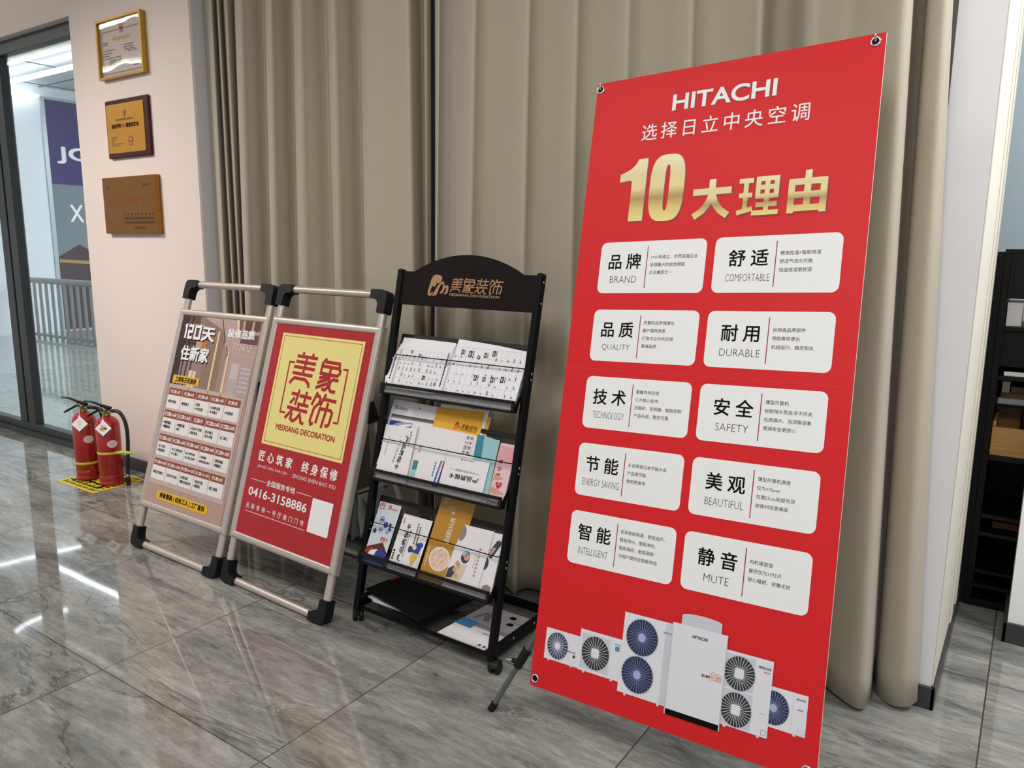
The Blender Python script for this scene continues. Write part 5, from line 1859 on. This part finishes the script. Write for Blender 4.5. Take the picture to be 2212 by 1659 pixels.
# on the base shelf: a black portfolio with papers, and a brochure lying flat
fold = thing('portfolio_folder', 'black portfolio folder with papers lying on the rack base shelf', 'folder', (-1.82, 2.03, 0.0625))
M_FOLD = mat('folder_black', (10, 10, 11), 0.45, spec=0.3, noise=0.1, nscale=8, bump=0.1, bscale=60)
for (w0, w1, dz, nm) in ((0.0, 0.002, 0.0, 'back_cover'), (0.018, 0.021, 0.0, 'front_cover')):
    mb = MB()
    base = [(-0.17, -0.085), (0.145, -0.14), (0.18, 0.135), (-0.135, 0.145)]
    V = []
    for wz in (w0, w1):
        for q, (a, b) in enumerate(base):
            V.append((a, b, wz + (0.016 if (q in (0, 3) and w0 > 0) else 0)))
    mb.faces(V, [(3, 2, 1, 0), (4, 5, 6, 7), (0, 1, 5, 4), (1, 2, 6, 5), (2, 3, 7, 6), (3, 0, 4, 7)], M_FOLD)
    mb.build(nm, fold, 0.001)
mb = MB()
mb.faces([(0.145, -0.139, 0.0), (0.18, 0.134, 0.0), (0.18, 0.134, 0.021), (0.145, -0.139, 0.021), (0.142, -0.139, 0.0), (0.177, 0.134, 0.0), (0.177, 0.134, 0.021), (0.142, -0.139, 0.021)], [(0, 1, 2, 3), (7, 6, 5, 4), (0, 3, 7, 4), (1, 5, 6, 2), (3, 2, 6, 7), (0, 4, 5, 1)], M_FOLD)
mb.build('spine', fold)
mb = MB()
mb.box((-0.12, -0.095, 0.003), (0.1, 0.12, 0.012), M_PAPER)
mb.prism([(-0.165, -0.084), (-0.11, -0.094), (-0.11, -0.02), (-0.16, 0.0)], 0.008, 0.013, Fr((0, 0, 0), (1, 0, 0), (0, 1, 0), (0, 0, 1)), M_PAPER)
mb.build('papers', fold)
mb = MB()
mb.faces([(-0.15, 0.03, 0.0225), (-0.138, 0.028, 0.0225), (-0.125, 0.135, 0.0245), (-0.135, 0.143, 0.0245), (-0.15, 0.03, 0.038), (-0.138, 0.028, 0.0375), (-0.122, 0.135, 0.0365), (-0.134, 0.143, 0.0375)], [(0, 1, 2, 3), (7, 6, 5, 4), (0, 4, 5, 1), (1, 5, 6, 2), (2, 6, 7, 3), (3, 7, 4, 0)], mat('folder_red_tab', (150, 44, 40), 0.5, noise=0.05))
mb.build('tab', fold)

SHF = Fr((0, 0, 0.0625), (1, 0, 0), (0, 1, 0), (0, 0, 1))


def pr_flat(P):
    P.poly([(-1.582, 2.03), (-1.376, 2.025), (-1.368, 2.158), (-1.573, 2.158)], mat('photo_grey', (168, 164, 166), 0.5, noise=0.06, nscale=40), 1)
    P.poly([(-1.582, 2.005), (-1.376, 2.0), (-1.375, 2.025), (-1.58, 2.03)], mat('photo_grey_dark', (140, 136, 138), 0.5, noise=0.05), 1)
    P.poly([(-1.589, 1.985), (-1.515, 1.98), (-1.513, 2.03), (-1.585, 2.034)], mat('blue_block', (66, 130, 176), 0.45, noise=0.02), 2)
    P.poly([(-1.56, 2.05), (-1.545, 2.05), (-1.53, 2.09), (-1.51, 2.05), (-1.49, 2.055), (-1.51, 2.11), (-1.535, 2.11)], mat('photo_trousers', (122, 118, 120), 0.5, noise=0.1), 2)
    for (u, v) in ((-1.432, 2.125), (-1.415, 2.08)):
        P.ell(u, v, 0.014, 0.011, M_INK, 2, 18)
    P.line([(-1.42, 2.105), (-1.39, 2.098), (-1.38, 2.1)], 0.003, M_SUIT, 2)
    dashes(P, -1.46, -1.4, 1.975, 0.004, M_GREYINK, 2)
    P.ell(-1.42, 1.908, 0.006, 0.005, M_SUIT, 2, 14)
    P.ell(-1.4, 1.906, 0.005, 0.006, mat('photo_maroon', (92, 34, 40), 0.4, noise=0.1), 2, 14)
    dashes(P, -1.43, -1.412, 1.899, 0.0015, M_GREYINK, 2, 'u', (0.003, 0.006), 0.002)


leaflet('brochure', 'white and grey brochure with a blue block lying on the rack base shelf', 'brochure', 0, [(-1.592, 1.897), (-1.388, 1.891), (-1.366, 2.158), (-1.573, 2.16)], 0.0, 0.004, M_BOOK, pr_flat, None, M_EDGE, SHF)

# ================================================================ THE TALL RED BOARD
BT, BR_, = R(14.232), R(2.585)
board = thing('display_board', 'tall red air conditioner advertising board leaning back on a stand', 'board', (-1.106, 1.731, 0.122), R(-1.821))
bu, bv = Vector((1, 0, 0)), Vector((0, math.sin(BT), math.cos(BT)))
BU = bu * math.cos(BR_) + bv * math.sin(BR_)
BV = -bu * math.sin(BR_) + bv * math.cos(BR_)
BF = Fr((0, 0, 0), BU, BV)
M_HOLE = M_BLACK
mb = MB()
mb.prism([(0, 0), (0.8, 0), (0.8, 1.8), (0, 1.8)], -0.006, -0.0004, BF, M_FOAM)
mb.prism([(0, 0), (0.8, 0), (0.8, 1.8), (0, 1.8)], -0.0004, 0.0, BF, M_RED)
panel = mb.build('panel', board)
for (u, v) in ((0.777, 1.780), (0.012, 1.780), (0.016, 0.022), (0.777, 0.024)):
    mb = MB()
    c = BF.p(u, v)
    pts = [BF.p(u + 0.0105 * math.cos(2 * PI * k / 20), v + 0.0105 * math.sin(2 * PI * k / 20), 0.001) for k in range(21)]
    mb.tube(pts, 0.0028, M_CHROME, 8, False)
    mb.prism([(u + 0.0085 * math.cos(2 * PI * k / 20), v + 0.0085 * math.sin(2 * PI * k / 20)) for k in range(20)], 0.0, 0.0006, BF, M_HOLE)
    if v > 1:
        mb.tube([BF.p(u, v + 0.002, -0.004), BF.p(u, v + 0.004, 0.008), BF.p(u, v + 0.014, 0.009)], 0.003, M_CHROME, 8)
    mb.build('grommet', board)
P = Print(BF, 0.0003)
M_SH = mat('print_shadow_red', (150, 22, 30), 0.35, noise=0.02)
for (dx, dy, l, mm) in ((0.0025, -0.0025, 1, M_SH), (0, 0, 2, M_WHITE)):
    P.text('HITACHI', 0.253 + dx, 1.680 + dy, 0.546 + dx, 1.728 + dy, mm, l, 0.022, 4)
P.spaced('选择日立中央空调', 0.166, 0.641, 1.6025, 0.0515, M_WHITE, 2, 0.004, 4, wx=1.0)
P.build('title_lettering', board)
P = Print(BF, 0.0003)
for (dx, dy, l) in ((0.004, -0.004, 1), (0, 0, 3)):
    kw = dict(gold=(1.362, 1.555)) if l == 3 else {}
    k2 = dict(gold=(1.355, 1.475)) if l == 3 else {}
    mm = M_GOLDPR if l == 3 else M_SH
    # heavy condensed numerals drawn as shapes
    one = [(0.152, 1.366), (0.197, 1.366), (0.197, 1.549), (0.168, 1.549), (0.160, 1.534), (0.146, 1.521), (0.127, 1.512), (0.113, 1.508), (0.113, 1.484), (0.145, 1.488), (0.152, 1.484)]
    P.poly([(a + dx, b + dy) for a, b in one], mm, l, kw.get('gold'))
    N = 40

    def sup(k, cx, cy, a, b, e=3.2):
        t = 2 * PI * k / N
        c, s_ = math.cos(t), math.sin(t)
        return (cx + dx + a * math.copysign(abs(c) ** (2 / e), c), cy + dy + b * math.copysign(abs(s_) ** (2 / e), s_))
    for k in range(N):
        P.poly([sup(k, 0.2625, 1.4575, 0.0075, 0.066), sup(k, 0.2625, 1.4575, 0.0525, 0.0965), sup(k + 1, 0.2625, 1.4575, 0.0525, 0.0965), sup(k + 1, 0.2625, 1.4575, 0.0075, 0.066)], mm, l, kw.get('gold'))
    P.gold = k2.get('gold')
    for (u0, v0, u1, v1, wd, st) in (
            (0.344, 1.361, 0.452, 1.469, 0.0185, [[(0.0, 0.69), (1.0, 0.69)], [(0.5, 1.0), (0.5, 0.6), (0.43, 0.40), (0.28, 0.2), (0.06, 0.05)], [(0.5, 0.66), (0.6, 0.38), (0.75, 0.19), (0.95, 0.05)]]),
            (0.472, 1.363, 0.578, 1.464, 0.0128, [[(0.0, 0.92), (0.36, 0.92)], [(0.02, 0.53), (0.35, 0.53)], [(-0.01, 0.07), (0.38, 0.17)], [(0.185, 0.94), (0.185, 0.10)], [(0.43, 0.94), (1.0, 0.94)], [(0.45, 0.715), (0.98, 0.715)], [(0.43, 0.48), (1.0, 0.48)], [(0.49, 1.0), (0.49, 0.43)], [(0.94, 1.0), (0.94, 0.43)], [(0.715, 0.95), (0.715, 0.05)], [(0.46, 0.26), (0.98, 0.26)], [(0.37, 0.045), (1.02, 0.045)]]),
            (0.602, 1.361, 0.697, 1.471, 0.0165, [[(0.085, 0.0), (0.085, 0.80)], [(0.915, 0.0), (0.915, 0.80)], [(0.02, 0.735), (0.98, 0.735)], [(0.1, 0.425), (0.9, 0.425)], [(0.1, 0.115), (0.9, 0.115)], [(0.5, 0.08), (0.5, 1.0)]])):
        P.strokes(st, wd, mm, l, lambda x, y: (u0 + dx + x * (u1 - u0), v0 + dy + y * (v1 - v0)))
    P.gold = None
P.build('gold_lettering', board)
CARDS = [('品牌', 'BRAND', ['1910年成立，世界百强企业', '全球最大的综合跨国', '企业集团之一']),
         ('舒适', 'COMFORTABLE', ['精准控温+智能除湿', '舒适气流无死角', '恒温恒湿更舒适']),
         ('品质', 'QUALITY', ['完善的品质保障与', '客户服务体系', '打造日立中央空调', '高端品质']),
         ('耐用', 'DURABLE', ['采用高品质部件', '使用寿命更长', '机组运行，稳定耐久']),
         ('技术', 'TECHNOLOGY', ['掌握中央空调', '三大核心技术', '压缩机、变频器、智能控制', '产品先进，稳定可靠']),
         ('安全', 'SAFETY', ['薄型风管机', '标配排水泵及浮子开关', '杜绝漏水、泡顶等现象', '使用安全更放心']),
         ('节能', 'ENERGY SAVING', ['多次荣获日本节能大奖', '产品更节能', '使用更省电']),
         ('美观', 'BEAUTIFUL', ['薄型风管机厚度', '仅为192mm', '仅需25cm局部吊顶', '装修时尚更美观']),
         ('智能', 'INTELLIGENT', ['实现智能除湿、智能送风、', '智能排水、智能净化、', '智能操控、智能厨房', '为用户提供全智能体验']),
         ('静音', 'MUTE', ['内机噪音值', '最低仅为17分贝', '舒心睡眠，安静无扰'])]
ENW = [0.084, 0.116, 0.088, 0.106, 0.100, 0.086, 0.117, 0.102, 0.094, 0.066]
TOPS = [1.306, 1.1075, 0.912, 0.7175, 0.5225]
for k, (cn, en, lines) in enumerate(CARDS):
    u0 = 0.0765 if k % 2 == 0 else 0.4235
    tp = TOPS[k // 2]
    m = MB()
    m.prism(rrect_pts(u0, tp - 0.150, u0 + 0.323, tp, 0.018, 6), 0.0002, 0.0006, BF, M_WHITE)
    c = m.build('text_card', board)
    P = Print(BF, 0.0008)
    bx = u0 + 0.150 if k % 2 == 0 else u0 + 0.1635
    cx = u0 + 0.081 if k % 2 == 0 else u0 + 0.094
    P.rect(bx - 0.0012, tp - 0.136, bx + 0.0012, tp - 0.0155, M_DKRED, 1)
    P.spaced(cn, cx - 0.0535, cx + 0.0535, tp - 0.0795, 0.0475, M_INK, 1, 0.012, 3)
    P.text(en, cx - ENW[k] / 2, tp - 0.1195, cx + ENW[k] / 2, tp - 0.100, M_GREYINK, 1, -0.018, 2)
    n = len(lines)
    for j, s in enumerate(lines):
        P.flow(s, bx + 0.0105, tp - 0.0735 + (n - 1) * 0.011 - j * 0.022, 0.01165, M_GREYINK, 1, 0.0, 1)
    P.build('card_lettering', c)


# printed machines along the foot of the board
def fan(P, u, v, a, b, m_, hub, spokes, l, hubm, square=False):
    P.ell(u, v, a * 1.06, b * 1.06, M_ACSHADE, l, 40)
    P.ell(u, v, a, b, m_, l + 1, 40)
    for k in range(spokes):
        t = 2 * PI * (k + 0.3) / spokes
        P.line([(u + a * hub * 0.8 * math.cos(t), v + b * hub * 0.8 * math.sin(t)), (u + a * 0.98 * math.cos(t + 0.12), v + b * 0.98 * math.sin(t + 0.12))], 0.0011, M_ACWHITE if square else mat('spoke_blue', (140, 150, 186), 0.5, noise=0.03), l + 2)
    if square:
        P.rrect(u - a * hub, v - b * hub, u + a * hub, v + b * hub, a * hub * 0.4, hubm, l + 3)
    else:
        P.ell(u, v, a * hub, b * hub, hubm, l + 3, 24)


M_HUB = mat('hub_lilac', (168, 176, 216), 0.5, noise=0.02)
u_specs = []
P = Print(BF, 0.0003)
P.rect(0.037, 0.088, 0.15, 0.1755, M_ACWHITE, 1)
fan(P, 0.0785, 0.1315, 0.034, 0.037, M_NAVY, 0.27, 22, 2, M_ACWHITE, False)
for k in range(22):
    t = 2 * PI * k / 22
    P.line([(0.0785 + 0.01 * math.cos(t), 0.1315 + 0.01 * math.sin(t)), (0.0785 + 0.034 * math.cos(t), 0.1315 + 0.037 * math.sin(t))], 0.0011, M_ACWHITE, 5)
P.text('HITACHI', 0.113, 0.123, 0.138, 0.128, M_INK, 2, 0.02, 1)
P.rect(0.131, 0.111, 0.138, 0.119, M_FANDK, 2)
for u in (0.05, 0.125):
    P.rect(u, 0.084, u + 0.006, 0.088, M_ACSHADE, 1)
P.build('printed_unit', board)
P = Print(BF, 0.0003)
P.rect(0.1485, 0.0865, 0.281, 0.199, M_ACWHITE, 2)
P.rect(0.155, 0.094, 0.2425, 0.190, M_ACSHADE, 3)
fan(P, 0.2005, 0.1425, 0.0425, 0.045, M_FANDK, 0.28, 26, 4, M_ACWHITE, True)
P.text('HITACHI', 0.258, 0.181, 0.275, 0.1845, M_INK, 3, 0.02, 1)
P.rect(0.259, 0.165, 0.272, 0.178, mat('badge_blue', (70, 140, 196), 0.4, noise=0.03), 3)
P.rect(0.2445, 0.09, 0.2452, 0.195, M_ACSHADE, 3)
for u in (0.165, 0.252):
    P.rect(u, 0.0815, u + 0.007, 0.0865, M_ACSHADE, 2)
P.build('printed_unit', board)
P = Print(BF, 0.0003)
P.rect(0.2775, 0.063, 0.421, 0.276, M_ACWHITE, 3)
P.rect(0.3985, 0.064, 0.421, 0.274, M_ACSHADE, 4)
fan(P, 0.334, 0.2195, 0.0455, 0.0475, M_NAVY, 0.24, 30, 5, M_HUB)
fan(P, 0.331, 0.1205, 0.0455, 0.0475, M_NAVY, 0.24, 30, 5, M_HUB)
P.text('HITACHI', 0.394, 0.246, 0.419, 0.251, M_GREYINK, 5, 0.01, 1)
for u in (0.297, 0.393):
    P.rect(u, 0.0575, u + 0.007, 0.063, M_ACSHADE, 3)
P.build('printed_unit', board)
P = Print(BF, 0.0003)
P.poly([(0.440, 0.262), (0.547, 0.262), (0.547, 0.306)] + [(0.4935 + 0.0535 * math.cos(PI * k / 12), 0.306 + 0.008 * math.sin(PI * k / 12)) for k in range(1, 12)] + [(0.440, 0.306)], M_ACSHADE, 8)
P.rect(0.4185, 0.061, 0.564, 0.2825, M_ACWHITE, 9)
P.rect(0.4165, 0.046, 0.4195, 0.2825, M_ACSHADE, 10)
P.rect(0.562, 0.046, 0.565, 0.2825, M_ACSHADE, 10)
P.rect(0.4195, 0.0465, 0.562, 0.061, M_INK, 9)
P.text('HITACHI', 0.473, 0.2545, 0.513, 0.2625, M_INK, 10, 0.03, 2)
P.text('V', 0.506, 0.1655, 0.5135, 0.1735, M_INK, 10, 0.03, 1)
org = mat('logo_orange', (220, 110, 60), 0.45, noise=0.03)
P.text('A', 0.5125, 0.1655, 0.520, 0.1735, org, 10, 0.03, 1)
P.text('M', 0.519, 0.1655, 0.5275, 0.1735, M_INK, 10, 0.03, 1)
P.line([(0.529, 0.168), (0.5285, 0.178), (0.5365, 0.184), (0.5425, 0.178), (0.549, 0.184), (0.5565, 0.177), (0.5565, 0.166)], 0.0012, org, 10)
P.text('别墅', 0.531, 0.1655, 0.555, 0.177, org, 10, 0.0, 1)
P.rect(0.528, 0.1635, 0.558, 0.1645, org, 10)
P.build('printed_unit', board)
P = Print(BF, 0.0003)
P.rect(0.5645, 0.0665, 0.681, 0.2495, M_ACWHITE, 6)
P.rect(0.5655, 0.161, 0.6385, 0.243, M_ACSHADE, 7)
P.rect(0.5655, 0.070, 0.6385, 0.156, M_ACSHADE, 7)
fan(P, 0.601, 0.1995, 0.0385, 0.041, M_FANDK, 0.3, 28, 8, M_ACWHITE, True)
fan(P, 0.6005, 0.111, 0.0385, 0.041, M_FANDK, 0.3, 28, 8, M_ACWHITE, True)
P.text('HITACHI', 0.646, 0.2255, 0.676, 0.232, M_INK, 8, 0.02, 1)
dashes(P, 0.659, 0.675, 0.218, 0.0025, org, 8, 'u', (0.003, 0.005), 0.001)
P.frame(0.665, 0.0715, 0.677, 0.0835, 0.0006, M_GREYINK, 7)
dashes(P, 0.66, 0.672, 0.119, 0.003, M_LGREY, 7, 'u', (0.003, 0.005), 0.002)
for u in (0.572, 0.655):
    P.rect(u, 0.062, u + 0.007, 0.0665, M_ACSHADE, 6)
P.build('printed_unit', board)
P = Print(BF, 0.0003)
P.rect(0.66, 0.0955, 0.7665, 0.1915, M_ACWHITE, 0)
fan(P, 0.6895, 0.1425, 0.036, 0.0395, M_NAVY, 0.24, 28, 1, M_HUB)
P.rect(0.7325, 0.097, 0.7331, 0.19, M_ACSHADE, 1)
P.text('HITACHI', 0.7405, 0.176, 0.761, 0.181, M_INK, 4, 0.01, 1)
dashes(P, 0.745, 0.757, 0.154, 0.002, M_GREYINK, 4, 'u', (0.003, 0.005), 0.001)
P.frame(0.748, 0.099, 0.763, 0.113, 0.0005, M_LGREY, 4)
P.rect(0.738, 0.0915, 0.745, 0.0955, M_ACSHADE, 3)
P.build('printed_unit', board)
P = Print(BF, 0.0003)
P.line([(0.0, 0.935), (0.15, 0.9325), (0.4, 0.931), (0.8, 0.926)], 0.0011, mat('crease_red', (224, 70, 72), 0.3, noise=0.02), 1)
P.build('crease', board)

# its tripod stand
stand = thing('tripod_stand', 'grey metal tripod stand behind the tall red board, one leg showing at its left', 'stand', (-0.73, 2.06, 0))
M_TRI = mat('tripod_grey', (98, 102, 100), 0.4, 0.4, noise=0.04)
hub = Vector((0.0, 0.01, 1.12))
feet = [Vector((-0.504, -0.345, 0.0)), Vector((0.40, -0.30, 0.0)), Vector((0.0, 0.26, 0.0))]
for f_ in feet:
    m = MB()
    d = (hub - f_).normalized()
    knee = f_ + d * 0.182
    m.tube([f_ + d * 0.02, knee], 0.0085, M_TRI, 12)
    m.tube([knee, hub - d * 0.03], 0.0105, M_TRI, 12)
    lg = m.build('leg', stand)
    m = MB()
    m.tube([f_ + Vector((0, 0, 0.001)), f_ + d * 0.028], [0.0115, 0.0115], M_BLACKPL, 12)
    m.build('foot_cap', lg)
    m = MB()
    m.tube([knee - d * 0.02, knee + d * 0.045], [0.0135, 0.0145], M_BLACKPL, 14)
    sd = Vector((-1, -0.35, 0)).normalized()
    m.tube([knee + sd * 0.008, knee + sd * 0.026], 0.007, M_BLACKPL, 10)
    m.build('clamp', lg, 0.002)
    m = MB()
    m.tube([knee + sd * 0.026, knee + sd * 0.040], 0.003, M_CHROME, 8)
    m.bar(knee + sd * 0.042 + Vector((0, 0, 0.008)), knee + sd * 0.042 - Vector((0, 0, 0.008)), 0.004, 0.009, M_CHROME)
    m.build('wing_screw', lg)
m = MB()
m.tube([hub - Vector((0, 0, 0.05)), hub + Vector((0, 0, 0.06))], 0.022, M_BLACKPL, 16)
m.build('hub', stand, 0.002)
m = MB()
topz = Vector((0.0, 0.155, 1.72))
m.tube([hub, topz], 0.0095, M_TRI, 12)
m.build('pole', stand)
m = MB()
rz_ = Matrix.Rotation(R(-1.821), 3, 'Z')
loc0 = Vector((-1.106, 1.731, 0.122)) - Vector((-0.73, 2.06, 0))
cl_ = rz_ @ BF.p(0.03, 1.775, -0.016) + loc0
cr_ = rz_ @ BF.p(0.77, 1.775, -0.016) + loc0
m.tube([topz, cl_], 0.006, M_TRI, 10)
m.tube([topz, cr_], 0.006, M_TRI, 10)
m.build('arm', stand)

# ================================================================ BLACK SHELF UNIT IN THE PASSAGE
SX, SY = -0.118, 3.375
sh = thing('shelf_unit', 'tall black shelf unit standing past the white wall end, holding boxes', 'shelf', (SX, SY, 0))
M_SHB = mat('shelf_black', (9, 9, 9), 0.5, spec=0.25, noise=0.04)
SWD, SD = 0.9, 0.34
for nm, x0 in (('side_panel', 0.0), ('side_panel', SWD - 0.022)):
    m = MB()
    m.box((x0, 0, 0.0), (x0 + 0.022, SD, 1.385), M_SHB)
    m.build(nm, sh, 0.0015)
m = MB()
m.box((-0.026, 0.004, 0.0), (0.0, 0.03, 1.375), M_SHB)  # black strip standing in for the unlit gap beside the wall
m.build('gap_shade_strip', sh, 0.001)
for (z0, z1) in ((0.0, 0.03), (0.078, 0.092), (0.138, 0.150), (0.29, 0.304), (0.362, 0.376), (0.592, 0.612), (0.902, 0.918), (1.088, 1.102), (1.37, 1.385)):
    m = MB()
    m.box((0.022, 0.0, z0), (SWD - 0.022, SD, z1), M_SHB)
    m.build('shelf_board', sh, 0.001)
m = MB()
m.box((0.022, -0.002, 1.206), (SWD - 0.022, 0.014, 1.37), M_SHB)
m.box((0.036, -0.004, 1.222), (SWD - 0.036, -0.001, 1.355), M_SHB)
m.build('door', sh, 0.001)
m = MB()
m.box((0.022, SD - 0.012, 0.03), (SWD - 0.022, SD, 1.088), M_SHB)
m.build('back_panel', sh)
m = MB()
m.box((0.022, 0.02, 0.952), (SWD - 0.022, 0.03, 1.088), M_SHB)
m.build('drop_front', sh)


def block(name, label, cat, x0, x1, y0, y1, z0, z1, m_, group=None, bevel=0.002, extra=None):
    t = thing(name, label, cat, (SX + (x0 + x1) / 2, SY + (y0 + y1) / 2, z0), 0, group)
    w, d, h = (x1 - x0) / 2, (y1 - y0) / 2, z1 - z0
    m = MB()
    if extra == 'open':
        m.box((-w, -d, 0), (w, -d + 0.012, h), m_)
        m.box((-w, d - 0.012, 0), (w, d, h + 0.045), m_)
        m.box((-w, -d + 0.012, 0), (-w + 0.012, d - 0.012, h + 0.02), m_)
        m.box((w - 0.012, -d + 0.012, 0), (w, d - 0.012, h + 0.02), m_)
        m.box((-w + 0.012, -d + 0.012, 0), (w - 0.012, d - 0.012, 0.01), m_)
    elif extra == 'book':
        m.box((-w, -d, 0), (w, d, 0.003), m_)
        m.box((-w, -d, h - 0.003), (w, d, h), m_)
        m.box((-w + 0.003, -d + 0.004, 0.003), (w - 0.003, d - 0.003, h - 0.003), M_EDGE)
        m.box((-w, -d, 0.003), (-w + 0.003, d, h - 0.003), m_)
    else:
        m.box((-w, -d, 0), (w, d, h), m_)
        m.box((-w - 0.001, -d - 0.001, h * 0.72), (w + 0.001, d + 0.001, h + 0.001), m_)
    m.build('body', t, bevel)
    return t


M_OAK = wood_material('oak_box', (168, 122, 66), (190, 146, 86))
block('wooden_box', 'open light wooden box on the black shelf', 'box', 0.024, 0.42, 0.004, 0.28, 0.6125, 0.722, M_OAK, extra='open')
tb = block('tote_bag', 'black bag inside the wooden box on the shelf', 'bag', 0.11, 0.2, 0.05, 0.2, 0.6235, 0.775, M_BLACKPL, bevel=0.02)
M_CART = mat('carton_brown', (146, 112, 62), 0.6, noise=0.04)
m = MB()
m.box((0.022, 0.15, 0.777), (SWD - 0.022, SD - 0.012, 0.787), M_SHB)
m.build('shelf_board', sh, 0.001)
block('book', 'pale grey blue thick book lying flat under the cartons in the shelf', 'book', 0.026, 0.3, 0.152, 0.31, 0.7875, 0.813, mat('book_blue_grey', (168, 182, 190), 0.5, noise=0.02), extra='book')
block('carton', 'flat mustard brown carton on the grey blue book', 'carton', 0.034, 0.26, 0.155, 0.3, 0.8135, 0.832, M_CART)
block('carton', 'small white box standing on the mustard carton', 'box', 0.036, 0.062, 0.157, 0.22, 0.8335, 0.876, M_PAPER)
block('carton', 'taupe grey box beside the small white box on the mustard carton', 'box', 0.066, 0.2, 0.157, 0.25, 0.8335, 0.858, mat('carton_taupe', (128, 108, 88), 0.6, noise=0.03))
block('paper_sheets', 'white papers lying in the slot above the books', 'paper', 0.04, 0.3, 0.004, 0.016, 0.9185, 0.934, M_PAPER, bevel=0.003)
block('carton', 'white carton in the upper opening of the shelf unit', 'box', 0.026, 0.075, 0.03, 0.2, 1.1025, 1.19, M_PAPER)
block('book', 'red book leaning in the upper opening of the shelf unit', 'book', 0.1, 0.125, 0.03, 0.2, 1.1025, 1.175, mat('book_red', (170, 34, 44), 0.45, noise=0.03), extra='book')
block('carton', 'brown carton on a lower board of the shelf unit', 'carton', 0.06, 0.2, 0.08, 0.25, 0.3045, 0.33, mat('carton_rust', (104, 60, 40), 0.6, noise=0.05))

mb = MB()
mb.box((-0.42, 2.72, 3.2), (3.2, 4.7, 3.3), M_CEIL)
struct(mb, 'ceiling_passage')
